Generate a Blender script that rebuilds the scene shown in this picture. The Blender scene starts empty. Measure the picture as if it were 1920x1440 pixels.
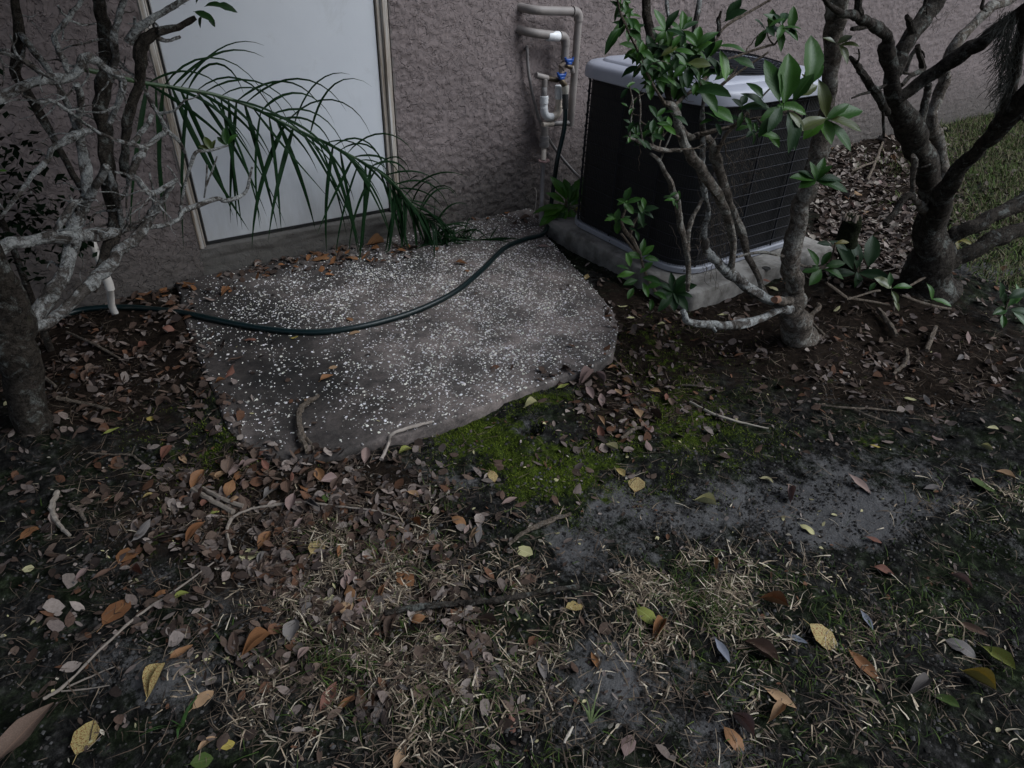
import bpy, math, random
import numpy as np
from mathutils import Vector, Matrix
random.seed(7); rng = np.random.default_rng(7)
S = bpy.context.scene; COL = S.collection
PI = math.pi

# ---------------------------------------------------------------- camera
R = np.array([[0.8261431959419219, 0.29671340135942265, -0.479007909384166],
              [-0.5626475988119566, 0.48005311634558, -0.6730354262875293],
              [0.030250609084888268, 0.8255362880822497, 0.5636375698985]])
R[2,2] = 0.5635376985698243
F = 1235.0; CAM = np.array([0.0, 0.0, 1.4])
cam = bpy.data.cameras.new('camera'); camo = bpy.data.objects.new('camera', cam); COL.objects.link(camo)
cam.sensor_width = 36; cam.lens = F/1920*36; cam.clip_end = 2000; cam.clip_start = 0.02
m4 = np.eye(4); m4[:3,:3] = R; m4[:3,3] = CAM
camo.matrix_world = Matrix(m4.tolist()); S.camera = camo

# ---------------------------------------------------------------- light (heavy overcast, late in the day)
world = bpy.data.worlds.new('World'); S.world = world; world.use_nodes = True
wn = world.node_tree.nodes; wl = world.node_tree.links; wn.clear()
sky = wn.new('ShaderNodeTexSky'); sky.sky_type = 'NISHITA'; sky.sun_disc = False
SEL, SAZ = math.radians(47), math.radians(136)
sky.sun_elevation = SEL; sky.sun_rotation = SAZ; sky.dust_density = 3.0
hs = wn.new('ShaderNodeHueSaturation'); hs.inputs['Saturation'].default_value = 0.85
bg = wn.new('ShaderNodeBackground'); bg.inputs['Strength'].default_value = 0.048
out = wn.new('ShaderNodeOutputWorld')
wl.new(sky.outputs[0], hs.inputs['Color']); wl.new(hs.outputs[0], bg.inputs['Color']); wl.new(bg.outputs[0], out.inputs['Surface'])
sl = bpy.data.lights.new('sun', 'SUN'); sl.energy = 1.5; sl.angle = math.radians(42); sl.color = (0.80, 0.90, 1.0)
so = bpy.data.objects.new('sun', sl); COL.objects.link(so)
sd = Vector((math.sin(SAZ)*math.cos(SEL), math.cos(SAZ)*math.cos(SEL), math.sin(SEL)))
so.rotation_euler = sd.to_track_quat('Z', 'Y').to_euler(); so.location = (0, -3, 6)
S.view_settings.view_transform = 'Standard'; S.view_settings.look = 'None'
S.view_settings.exposure = 0.98; S.view_settings.gamma = 1.0; S.view_settings.use_curve_mapping = False
S.render.engine = 'CYCLES'
S.cycles.max_bounces = 5; S.cycles.diffuse_bounces = 3

# ---------------------------------------------------------------- geometry helpers
def dirw(p): return R @ np.array([p[0]-960.0, -(p[1]-720.0), -F])
def gp(p, z=0.0):
    v = dirw(p); return CAM + v*(z-CAM[2])/v[2]
def wy(p, y):
    v = dirw(p); return CAM + v*y/v[1]
def depth(P): return float(-(R.T @ (np.asarray(P)-CAM))[2])
def proj(P):
    q = (np.asarray(P)-CAM) @ R
    w = np.where(-q[...,2] > 0.05, -q[...,2], 0.05)
    return np.stack([960+F*q[...,0]/w, 720-F*q[...,1]/w], -1), -q[...,2]

def _hash(ix, iy, s):
    h = (ix.astype(np.int64)*374761393 + iy.astype(np.int64)*668265263 + s*974634777) & 0x7fffffff
    h = ((h ^ (h >> 13))*1274126177) & 0x7fffffff
    return h ^ (h >> 16)
def noise(x, y, s=0):
    x = np.asarray(x, float); y = np.asarray(y, float)
    ix = np.floor(x); iy = np.floor(y); fx = x-ix; fy = y-iy
    def gr(a, b):
        t = (_hash(ix+a, iy+b, s) % 4096)/4096*2*PI
        return np.cos(t)*(fx-a) + np.sin(t)*(fy-b)
    u = fx**3*(fx*(fx*6-15)+10); v = fy**3*(fy*(fy*6-15)+10)
    a = gr(0,0); b = gr(1,0); c = gr(0,1); d = gr(1,1)
    return ((a+(b-a)*u)*(1-v) + (c+(d-c)*u)*v)*1.5
def fbm(x, y, s=0, o=4):
    r = 0; a = 1; f = 1
    for i in range(o): r = r + a*noise(x*f, y*f, s+i*17); a *= .5; f *= 2.03
    return r
def sstep(a, b, x):
    t = np.clip((x-a)/(b-a), 0, 1); return t*t*(3-2*t)
def blobs(px, L):
    r = np.zeros(px.shape[:-1])
    for cx, cy, sx, sy, a in L: r = r + a*np.exp(-.5*(((px[...,0]-cx)/sx)**2 + ((px[...,1]-cy)/sy)**2))
    return r

def mesh_np(name, V, Fc, mat=None, smooth=True, col=None, uv=None):
    """V (n,3); Fc: (m,k) array or list of index lists"""
    me = bpy.data.meshes.new(name)
    V = np.asarray(V, np.float32)
    if isinstance(Fc, np.ndarray):
        k = Fc.shape[1]; nf = len(Fc)
        me.vertices.add(len(V)); me.vertices.foreach_set('co', V.ravel())
        me.loops.add(nf*k); me.loops.foreach_set('vertex_index', Fc.astype(np.int32).ravel())
        me.polygons.add(nf); me.polygons.foreach_set('loop_start', np.arange(0, nf*k, k, dtype=np.int32))
        try: me.polygons.foreach_set('loop_total', np.full(nf, k, np.int32))
        except Exception: pass
        me.update(calc_edges=True); me.validate()
    else:
        me.from_pydata(V.tolist(), [], [list(map(int, f)) for f in Fc]); me.update()
    if smooth: me.polygons.foreach_set('use_smooth', np.ones(len(me.polygons), bool))
    if col is not None:
        at = me.color_attributes.new('tint', 'FLOAT_COLOR', 'POINT')
        c = np.ones((len(V), 4), np.float32); c[:, :3] = col; at.data.foreach_set('color', c.ravel())
    if uv is not None:
        ul = me.uv_layers.new(name='UVMap'); li = np.zeros(len(me.loops), np.int32)
        me.loops.foreach_get('vertex_index', li); ul.data.foreach_set('uv', np.asarray(uv, np.float32)[li].ravel())
    if mat: me.materials.append(mat)
    return me
def link(name, me, parent=None, loc=None):
    o = bpy.data.objects.new(name, me); COL.objects.link(o)
    if loc is not None: o.location = loc
    if parent: o.parent = parent
    return o
def tag(o, label=None, cat=None, group=None, kind=None):
    if label: o['label'] = label
    if cat: o['category'] = cat
    if group: o['group'] = group
    if kind: o['kind'] = kind
    return o
def thing(name, label, cat, loc=(0,0,0), group=None):
    o = bpy.data.objects.new(name, None); COL.objects.link(o); o.location = [float(c) for c in loc]; o.empty_display_size = .05
    return tag(o, label, cat, group)
def child(name, me, parent, kind=None, label=None):
    """mesh in world coordinates, parented to a thing (unrotated Empty or a part)"""
    o = bpy.data.objects.new(name, me); COL.objects.link(o); o.parent = parent
    base = Vector((0,0,0)); p = parent
    while p: base += p.location; p = p.parent
    o.location = -base
    if kind: o['kind'] = kind
    if label: o['label'] = label
    return o

def spline(P, n=6):
    P = np.asarray(P, float)
    if len(P) < 3:
        t = np.linspace(0, 1, n+1)[:, None]; return P[0]*(1-t)+P[-1]*t
    Q = np.vstack([2*P[0]-P[1], P, 2*P[-1]-P[-2]]); o = []
    for i in range(1, len(Q)-2):
        for t in np.linspace(0, 1, n, endpoint=False):
            a, b, c, d = Q[i-1:i+3]
            o.append(.5*((2*b)+(c-a)*t+(2*a-5*b+4*c-d)*t*t+(3*b-a-3*c+d)*t**3))
    o.append(Q[-2]); return np.array(o)
class MB:
    def __init__(s): s.v = []; s.f = []; s.n = 0
    def add(s, V, Fs):
        V = np.asarray(V, float); s.v.append(V); s.f += [[int(i)+s.n for i in f] for f in Fs]; s.n += len(V); return s
    def tube(s, P, rad, k=8, jit=0.0, cap=True, seed=0):
        P = np.asarray(P, float); n = len(P); rad = np.full(n, rad) if np.isscalar(rad) else np.asarray(rad, float)
        T = np.gradient(P, axis=0); T /= np.maximum(np.linalg.norm(T, axis=1), 1e-9)[:, None]
        u = np.cross(T[0], [0.31, .17, .93]); 
        if np.linalg.norm(u) < .1: u = np.cross(T[0], [1, 0, 0])
        u /= np.linalg.norm(u); V = []
        ang = np.arange(k)/k*2*PI; r_ = np.random.default_rng(seed+n)
        ph = r_.random(3)*6.28
        for i in range(n):
            u = u - T[i]*(u@T[i]); u /= np.linalg.norm(u); w = np.cross(T[i], u)
            rr = rad[i]*(1 + jit*(np.sin(ang*2+ph[0]+i*.35)*.8+np.sin(ang*3+ph[1]-i*.5)*.6+r_.normal(0, .12, k)))
            V.append(P[i] + rr[:, None]*(np.cos(ang)[:, None]*u + np.sin(ang)[:, None]*w))
        V = np.vstack(V); Fs = []
        for i in range(n-1):
            for j in range(k): a = i*k+j; b = i*k+(j+1) % k; Fs.append([a, b, b+k, a+k])
        if cap: Fs.append(list(range(k))[::-1]); Fs.append([(n-1)*k+j for j in range(k)])
        return s.add(V, Fs)
    def box(s, x0, x1, y0, y1, z0, z1, bev=0.0):
        b = min(bev, (x1-x0)/2.01, (y1-y0)/2.01, (z1-z0)/2.01)
        if b <= 0:
            V = [(x, y, z) for z in (z0, z1) for y in (y0, y1) for x in (x0, x1)]
            return s.add(V, [[0,2,3,1],[4,5,7,6],[0,1,5,4],[2,6,7,3],[0,4,6,2],[1,3,7,5]])
        def ring(z, i): return [(x0+i, y0+b, z), (x0+b, y0+i, z), (x1-b, y0+i, z), (x1-i, y0+b, z), (x1-i, y1-b, z), (x1-b, y1-i, z), (x0+b, y1-i, z), (x0+i, y1-b, z)]
        rs = [ring(z0, b), ring(z0+b, 0), ring(z1-b, 0), ring(z1, b)]
        V = sum(rs, []); Fs = []
        for i in range(3):
            for j in range(8): a = i*8+j; c = i*8+(j+1) % 8; Fs.append([a, c, c+8, a+8])
        Fs += [list(range(8))[::-1], list(range(24, 32))]
        return s.add(V, Fs)
    def cyl(s, a, b, r0, r1=None, k=14):
        a = np.array(a, float); b = np.array(b, float); r1 = r0 if r1 is None else r1
        return s.tube([a, a*.5+b*.5, b], [r0, (r0+r1)/2, r1], k)
    def loft(s, loops, close_top=False, close_bot=False):
        k = len(loops[0]); V = np.vstack(loops); Fs = []
        for i in range(len(loops)-1):
            for j in range(k): a = i*k+j; b = i*k+(j+1) % k; Fs.append([a, b, b+k, a+k])
        if close_top: Fs.append([(len(loops)-1)*k+j for j in range(k)])
        if close_bot: Fs.append(list(range(k))[::-1])
        return s.add(V, Fs)
    def mesh(s, name, mat, smooth=True):
        me = mesh_np(name, np.vstack(s.v), s.f, mat, smooth)
        if smooth:
            try: me.set_sharp_from_angle(angle=math.radians(42))
            except Exception: pass
        return me

# ---------------------------------------------------------------- materials
def nmat(name):
    m = bpy.data.materials.new(name); m.use_nodes = True; nt = m.node_tree; nt.nodes.clear()
    o = nt.nodes.new('ShaderNodeOutputMaterial'); b = nt.nodes.new('ShaderNodeBsdfPrincipled'); nt.links.new(b.outputs[0], o.inputs[0])
    return m, nt, b
def N(nt, t, **kw):
    n = nt.nodes.new(t)
    for k, v in kw.items():
        if k.startswith('i_'):
            key = k[2:].replace('_', ' ')
            n.inputs[key].default_value = v
        else: setattr(n, k, v)
    return n
def ntex(nt, sc, det=4, rough=.6, co=None, dist=0.0):
    n = N(nt, 'ShaderNodeTexNoise', i_Scale=sc, i_Detail=det, i_Roughness=rough, i_Distortion=dist)
    if co is not None: nt.links.new(co, n.inputs['Vector'])
    return n.outputs['Fac']
def ramp(nt, fac, stops):
    r = N(nt, 'ShaderNodeValToRGB'); e = r.color_ramp.elements
    while len(e) < len(stops): e.new(.5)
    for i, (p, c) in enumerate(stops):
        e[i].position = p; e[i].color = (*c, 1) if hasattr(c, '__len__') else (c, c, c, 1)
    nt.links.new(fac, r.inputs[0]); return r.outputs[0]
def mixc(nt, f, a, b, mode='MIX'):
    n = N(nt, 'ShaderNodeMix', data_type='RGBA', blend_type=mode)
    for s, v in ((n.inputs[0], f), (n.inputs[6], a), (n.inputs[7], b)):
        if hasattr(v, 'is_linked') or isinstance(v, bpy.types.NodeSocket): nt.links.new(v, s)
        else: s.default_value = v if not hasattr(v, '__len__') else (*v, 1)
    return n.outputs[2]
def math_(nt, op, a, b=0.0):
    n = N(nt, 'ShaderNodeMath', operation=op)
    for s, v in ((n.inputs[0], a), (n.inputs[1], b)):
        if isinstance(v, bpy.types.NodeSocket): nt.links.new(v, s)
        else: s.default_value = v
    return n.outputs[0]
def bump(nt, b, h, strength=.5, dist=.005):
    n = N(nt, 'ShaderNodeBump', i_Strength=strength, i_Distance=dist); nt.links.new(h, n.inputs['Height']); nt.links.new(n.outputs[0], b.inputs['Normal']); return n
def objco(nt): return N(nt, 'ShaderNodeTexCoord').outputs['Object']
def geopos(nt): return N(nt, 'ShaderNodeNewGeometry').outputs['Position']
def M(name, c1, c2=None, sc=20, rough=.6, bs=.3, bsc=80, bd=.002, metal=0.0, spec=.5, lo=.35, hi=.65):
    m, nt, b = nmat(name); co = geopos(nt); c2 = c2 or c1
    col = ramp(nt, ntex(nt, sc, 5, .65, co), [(lo, c1), (hi, c2)]); nt.links.new(col, b.inputs['Base Color'])
    b.inputs['Roughness'].default_value = rough; b.inputs['Metallic'].default_value = metal; b.inputs['Specular IOR Level'].default_value = spec
    if bs: bump(nt, b, ntex(nt, bsc, 4, .6, co), bs, bd)
    return m

def m_stucco(name, base, fine):
    m, nt, b = nmat(name); co = geopos(nt)
    c = ramp(nt, ntex(nt, 2.2, 5, .6, co), [(.3, tuple(x*.86 for x in base)), (.7, tuple(x*1.1 for x in base))])
    g = ramp(nt, ntex(nt, 60, 4, .7, co), [(.35, .9), (.65, 1.05)]); c = mixc(nt, 1.0, c, g, 'MULTIPLY')
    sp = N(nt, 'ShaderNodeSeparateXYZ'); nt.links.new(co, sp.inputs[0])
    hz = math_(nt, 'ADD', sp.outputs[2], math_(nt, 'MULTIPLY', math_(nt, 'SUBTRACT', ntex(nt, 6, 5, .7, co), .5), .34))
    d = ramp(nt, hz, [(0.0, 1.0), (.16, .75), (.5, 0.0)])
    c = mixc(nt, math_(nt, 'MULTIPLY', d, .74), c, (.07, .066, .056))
    st = ramp(nt, ntex(nt, 9, 6, .75, co, .6), [(.56, 0.0), (.72, .45)])
    c = mixc(nt, math_(nt, 'MULTIPLY', st, .5), c, (.11, .105, .1)); nt.links.new(c, b.inputs['Base Color'])
    b.inputs['Roughness'].default_value = .88; b.inputs['Specular IOR Level'].default_value = .25
    pl = ramp(nt, ntex(nt, 21, 2.5, .5, co, .9), [(.48, 0.0), (.50, 1.0)])
    p2 = ramp(nt, ntex(nt, 36, 2.5, .5, co, .8), [(.54, 0.0), (.56, .8)])
    h = math_(nt, 'ADD', math_(nt, 'ADD', pl, p2), math_(nt, 'MULTIPLY', ntex(nt, 110, 3, .6, co), .28))
    bump(nt, b, h, fine, .008); return m
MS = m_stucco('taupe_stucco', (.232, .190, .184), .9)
MSM = m_stucco('smooth_stucco', (.17, .15, .142), .3)
def m_ground():
    m, nt, b = nmat('soil'); co = geopos(nt)
    a = N(nt, 'ShaderNodeVertexColor', layer_name='tint').outputs['Color']
    sp = N(nt, 'ShaderNodeSeparateColor'); nt.links.new(a, sp.inputs[0])
    soil = ramp(nt, ntex(nt, 30, 8, .75, co), [(.3, (.004, .004, .004)), (.47, (.012, .0118, .0112)), (.57, (.03, .029, .027)), (.7, (.085, .08, .077))])
    gm = ramp(nt, ntex(nt, 5.5, 6, .7, co), [(.45, 0.0), (.6, .75)]); soil = mixc(nt, gm, soil, mixc(nt, 1.0, soil, (.75, 1.15, .5), 'MULTIPLY'))
    n1 = math_(nt, 'ADD', math_(nt, 'MULTIPLY', ntex(nt, 30, 10, .85, co, 0.0), .55), math_(nt, 'MULTIPLY', ntex(nt, 6.5, 5, .65, co, .3), .45))
    sand = ramp(nt, ntex(nt, 160, 8, .85, co), [(.3, (.07, .069, .07)), (.5, (.125, .121, .121)), (.75, (.2, .194, .193))])
    f = ramp(nt, math_(nt, 'ADD', sp.outputs[1], math_(nt, 'MULTIPLY', math_(nt, 'SUBTRACT', n1, .5), 4.2)), [(.36, 0.0), (.72, .9)])
    c = mixc(nt, f, soil, sand)
    brown = ramp(nt, ntex(nt, 45, 6, .75, co), [(.3, (.007, .0055, .0045)), (.6, (.025, .018, .0135)), (.8, (.06, .044, .033))])
    f = ramp(nt, math_(nt, 'ADD', sp.outputs[2], math_(nt, 'MULTIPLY', math_(nt, 'SUBTRACT', ntex(nt, 12, 6, .7, co), .5), 1.2)), [(.3, 0.0), (.6, 1.0)])
    c = mixc(nt, f, c, brown)
    moss = ramp(nt, ntex(nt, 55, 7, .8, co), [(.36, (.006, .010, .003)), (.5, (.032, .046, .008)), (.66, (.10, .135, .022))])
    f = ramp(nt, math_(nt, 'ADD', sp.outputs[0], math_(nt, 'MULTIPLY', math_(nt, 'SUBTRACT', ntex(nt, 17, 7, .75, co), .5), 2.8)), [(.40, 0.0), (.66, 1.0)])
    c = mixc(nt, f, c, moss); nt.links.new(c, b.inputs['Base Color'])
    b.inputs['Roughness'].default_value = .95; b.inputs['Specular IOR Level'].default_value = .03
    h = math_(nt, 'ADD', ntex(nt, 60, 8, .75, co), math_(nt, 'MULTIPLY', ntex(nt, 300, 4, .7, co), .4)); bump(nt, b, h, .9, .012); return m
MG = m_ground()
def m_patio():
    m, nt, b = nmat('exposed_aggregate_concrete'); co = geopos(nt)
    c = ramp(nt, ntex(nt, 3.0, 6, .7, co, .4), [(.32, (.042, .043, .042)), (.46, (.085, .08, .078)), (.6, (.165, .150, .145)), (.75, (.23, .21, .20))])
    g = ramp(nt, ntex(nt, 120, 5, .8, co), [(.3, .55), (.7, 1.3)]); c = mixc(nt, 1.0, c, g, 'MULTIPLY')
    g = ramp(nt, ntex(nt, 22, 6, .75, co, .5), [(.36, .6), (.62, 1.18)]); c = mixc(nt, 1.0, c, g, 'MULTIPLY')
    a = N(nt, 'ShaderNodeVertexColor', layer_name='tint').outputs['Color']; c = mixc(nt, 1.0, c, a, 'MULTIPLY')
    dk = ramp(nt, ntex(nt, 11, 5, .7, co, .5), [(.6, 0.0), (.74, .8)]); c = mixc(nt, math_(nt, 'MULTIPLY', dk, .55), c, (.03, .034, .03))
    nt.links.new(c, b.inputs['Base Color']); b.inputs['Roughness'].default_value = .82; b.inputs['Specular IOR Level'].default_value = .3
    bump(nt, b, math_(nt, 'ADD', ntex(nt, 150, 5, .75, co), math_(nt, 'MULTIPLY', ntex(nt, 30, 4, .6, co), .7)), .6, .004); return m
MPAT = m_patio()
def m_tint(name, rough=.6, spec=.4, mult=1.0):
    m, nt, b = nmat(name); co = geopos(nt)
    a = N(nt, 'ShaderNodeVertexColor', layer_name='tint').outputs['Color']
    g = ramp(nt, ntex(nt, 140, 4, .7, co), [(.3, .7*mult), (.7, 1.15*mult)]); c = mixc(nt, 1.0, a, g, 'MULTIPLY')
    nt.links.new(c, b.inputs['Base Color']); b.inputs['Roughness'].default_value = rough; b.inputs['Specular IOR Level'].default_value = spec; return m
MTINT = m_tint('plant_fibre', .75, .1)
MSTONE = m_tint('pale_stone', .6, .4)
def m_bark(name, dark, mid, lich, amt, sc=1.0):
    m, nt, b = nmat(name); co = geopos(nt)
    c = ramp(nt, ntex(nt, 42*sc, 7, .75, co), [(.36, dark), (.6, mid)])
    f = ramp(nt, ntex(nt, 17*sc, 7, .76, co, .6), [(amt, 0.0), (amt+.09, 1.0)])
    l2 = ramp(nt, ntex(nt, 90*sc, 4, .7, co), [(.35, tuple(x*.6 for x in lich)), (.65, lich)])
    c = mixc(nt, math_(nt, 'MULTIPLY', f, .85), c, l2)
    mo = ramp(nt, ntex(nt, 8*sc, 5, .7, co, .3), [(.6, 0.0), (.72, .6)]); c = mixc(nt, mo, c, (.04, .043, .022))
    nt.links.new(c, b.inputs['Base Color']); ck = ramp(nt, math_(nt, 'ABSOLUTE', math_(nt, 'SUBTRACT', ntex(nt, 34*sc, 4, .65, co, 1.2), .5)), [(.0, .35), (.035, 1.0)]); c = mixc(nt, 1.0, c, ck, 'MULTIPLY'); nt.links.new(c, b.inputs['Base Color'])
    b.inputs['Roughness'].default_value = .9; b.inputs['Specular IOR Level'].default_value = .08
    bump(nt, b, math_(nt, 'ADD', ntex(nt, 85*sc, 7, .75, co, .5), math_(nt, 'MULTIPLY', ntex(nt, 30*sc, 3, .6, co), .9)), 1.0, .014); return m
MBL = m_bark('lichen_bark', (.05, .043, .037), (.15, .132, .118), (.58, .59, .57), .45)
MBD = m_bark('dark_lichen_bark', (.022, .019, .016), (.075, .063, .052), (.24, .25, .23), .54)
MBM = m_bark('mottled_bark', (.06, .05, .041), (.22, .185, .155), (.48, .46, .41), .49)
MBR = m_bark('brown_bark', (.022, .018, .015), (.085, .073, .062), (.25, .26, .235), .53)
MTW = m_bark('twig_bark', (.09, .07, .054), (.27, .22, .175), (.28, .26, .23), .56, 2)
MCUT = M('cut_wood', (.30, .15, .09), (.16, .08, .05), 60, .7)
def m_leaf(name, cols, rough=.35, spec=.5, rib=None, patch=None, coat=0.0, back=None):
    m, nt, b = nmat(name)
    oi = N(nt, 'ShaderNodeObjectInfo').outputs['Random']
    tc = N(nt, 'ShaderNodeTexCoord'); uvn = tc.outputs['UV']
    c = ramp(nt, oi, [(i/max(1, len(cols)-1), x) for i, x in enumerate(cols)])
    add = N(nt, 'ShaderNodeVectorMath', operation='ADD'); nt.links.new(tc.outputs['Object'], add.inputs[0])
    cb = N(nt, 'ShaderNodeCombineXYZ'); mu = math_(nt, 'MULTIPLY', oi, 37.0); nt.links.new(mu, cb.inputs[0]); nt.links.new(cb.outputs[0], add.inputs[1])
    co = add.outputs[0]
    g = ramp(nt, ntex(nt, 60, 5, .7, co), [(.3, .7), (.7, 1.2)]); c = mixc(nt, 1.0, c, g, 'MULTIPLY')
    if patch:
        f = ramp(nt, ntex(nt, 26, 4, .6, co), [(patch[1], 0.0), (patch[1]+.08, 1.0)]); c = mixc(nt, f, c, patch[0])
    if rib:
        sp = N(nt, 'ShaderNodeSeparateXYZ'); nt.links.new(uvn, sp.inputs[0])
        d = math_(nt, 'ABSOLUTE', math_(nt, 'SUBTRACT', sp.outputs[0], .5))
        f = ramp(nt, d, [(.0, 1.0), (.05, 0.0)]); c = mixc(nt, math_(nt, 'MULTIPLY', f, .6), c, rib)
        v = math_(nt, 'SINE', math_(nt, 'MULTIPLY', math_(nt, 'SUBTRACT', sp.outputs[1], math_(nt, 'MULTIPLY', d, .5)), 60.0))
        bump(nt, b, v, .05, .0012)
    else: bump(nt, b, ntex(nt, 90, 4, .6, co), .4, .002)
    nt.links.new(c, b.inputs['Base Color']); b.inputs['Roughness'].default_value = rough; b.inputs['Specular IOR Level'].default_value = spec if coat or name.startswith(('glossy','bright','olive','dark','yellow_tip')) else spec*.3
    b.inputs['Coat Weight'].default_value = coat; b.inputs['Coat Roughness'].default_value = .25
    return m
MLG = m_leaf('glossy_green_leaf', [(.022, .07, .008), (.034, .10, .010), (.016, .05, .009), (.042, .115, .012)], .42, .28, rib=(.07, .13, .04))
MLB = m_leaf('bright_green_leaf', [(.045, .135, .012), (.065, .165, .018)], .36, .35, rib=(.11, .18, .06), coat=.1)
MLO = m_leaf('olive_leaf', [(.05, .07, .014), (.07, .085, .016)], .4, .5, rib=(.1, .12, .04))
MLK = m_leaf('dark_green_leaf', [(.009, .03, .007), (.014, .042, .009)], .48, .22, rib=(.022, .05, .02))
MLY = m_leaf('yellow_tipped_leaf', [(.22, .2, .03), (.2, .17, .03)], .45, .4, rib=(.25, .22, .08), patch=((.12, .045, .015), .56))
FL = {
 'brown': m_leaf('brown_dead_leaf', [(0.092, 0.059, 0.044), (0.122, 0.074, 0.054), (0.064, 0.044, 0.035), (0.154, 0.106, 0.081)], .6, .35, rib=(0.205, 0.128, 0.090)),
 'orange': m_leaf('orange_dead_leaf', [(0.205, 0.100, 0.046), (0.173, 0.079, 0.038), (0.243, 0.128, 0.064)], .5, .4, rib=(0.282, 0.166, 0.077), patch=((0.128, 0.058, 0.028), .6)),
 'red': m_leaf('reddish_dead_leaf', [(0.141, 0.064, 0.046), (0.179, 0.084, 0.061)], .55, .4, rib=(0.179, 0.090, 0.064)),
 'pink': m_leaf('pinkish_grey_dead_leaf', [(0.230, 0.160, 0.141), (0.192, 0.134, 0.124), (0.269, 0.192, 0.166)], .65, .35, rib=(0.282, 0.218, 0.192)),
 'grey': m_leaf('grey_dead_leaf', [(0.154, 0.141, 0.134), (0.109, 0.096, 0.090), (0.192, 0.173, 0.160)], .65, .35, rib=(0.230, 0.205, 0.192)),
 'blue': m_leaf('blue_grey_dead_leaf', [(.16, .17, .2), (.2, .2, .23)], .6, .35, rib=(.22, .22, .24)),
 'tan': m_leaf('tan_dead_leaf', [(0.307, 0.198, 0.115), (0.358, 0.230, 0.134), (0.256, 0.166, 0.102)], .6, .35, rib=(0.333, 0.230, 0.141)),
 'pale': m_leaf('pale_yellow_leaf', [(.46, .42, .24), (.42, .39, .2), (.5, .45, .29)], .5, .35, rib=(.6, .55, .33), patch=((.32, .22, .1), .67)),
 'yellow': m_leaf('yellow_leaf', [(.38, .29, .08), (.34, .27, .07)], .5, .35, rib=(.5, .42, .14), patch=((.26, .13, .04), .62)),
 'lime': m_leaf('yellow_green_leaf', [(.24, .26, .07), (.2, .22, .06)], .5, .35, rib=(.36, .4, .14), patch=((.2, .1, .03), .58)),
 'half': m_leaf('half_yellow_leaf', [(.33, .27, .11), (.36, .29, .14)], .5, .35, rib=(.4, .3, .14), patch=((.17, .075, .03), .5)),
 'green': m_leaf('dull_green_leaf', [(.045, .075, .02), (.06, .09, .025)], .45, .4, rib=(.1, .13, .05), patch=((.16, .07, .03), .62)),
}

# ---------------------------------------------------------------- ground shape
W = 3.155
PATZ = 0.030
ppx = [(338,556),(345,600),(362,650),(378,689),(402,743),(423,801),(468,841),(505,858),(584,860),(640,850),(687,832),(750,815),(813,797),(890,770),(965,737),(1037,714),(1090,696),(1130,677),(1150,662),(1160,612),(1150,580),(1126,552),(1082,503),(1050,470),(1024,440)]
PP = [gp(p, PATZ)[:2] for p in ppx] + [np.array((2.33, 2.98)), np.array((2.33, W-.004)), np.array((.31, W-.004))]
def resample(P, step):
    P = np.array(P); Q = np.vstack([P, P[:1]]); o = []
    for a, b in zip(Q[:-1], Q[1:]):
        n = max(1, int(np.linalg.norm(b-a)/step))
        for i in range(n): o.append(a+(b-a)*i/n)
    return np.array(o)
def inside(x, y, P):
    x = np.asarray(x); y = np.asarray(y); r = np.zeros(x.shape, bool); n = len(P)
    for i in range(n):
        x0, y0 = P[i]; x1, y1 = P[(i+1) % n]
        if y0 == y1: continue
        c = ((y0 > y) != (y1 > y)) & (x < (x1-x0)*(y-y0)/(y1-y0)+x0); r ^= c
    return r
MOSS = [(915,805,60,28,.75),(860,830,50,18,.55),(1010,745,42,12,.8),(1000,885,75,38,.8),(1090,885,70,40,.45),(1270,710,80,50,.3),(1330,845,110,45,.3),(1230,640,50,35,.3),(420,830,90,40,.42),(330,930,120,60,.28),(300,1060,60,30,.3),(1650,830,100,35,.3),(1280,790,80,40,.4),(1560,700,120,40,.15)]
SAND = [(1480,955,240,52,.5),(1700,940,150,30,.25),(1500,945,90,30,.2),(1190,985,110,48,.42),(1560,985,90,28,.65),(1080,1030,60,28,.55),(330,1240,80,70,.5),(400,1110,90,30,.42),(1120,1230,60,60,.55),(1100,1330,80,60,.55),(1260,1270,60,40,.55),(1345,1395,50,50,.75),(720,890,70,25,.5),(860,905,60,20,.45),(1640,870,150,22,.45),(250,1290,60,50,.42),(1860,505,50,20,.7),(1150,800,50,20,.3),(990,815,40,22,.4)]
LITT = [(180,660,190,110,1.0),(420,960,160,60,.5),(620,930,150,60,.9),(620,1080,180,120,.6),(1180,760,90,50,.8),(1640,360,90,110,1.1),(1600,640,240,90,.7),(1230,590,120,60,.8),(1760,700,150,60,.5),(760,1230,160,100,.4),(200,1050,200,120,.2)]
trees_at = {'l': gp((62,815))[:2], 'm': gp((1507,648))[:2], 'r': gp((1735,560))[:2]}
MC = gp((965, 850))[:2]
RE = gp((1185,628))[:2]
HOLE = gp((992,808))[:2]
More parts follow.
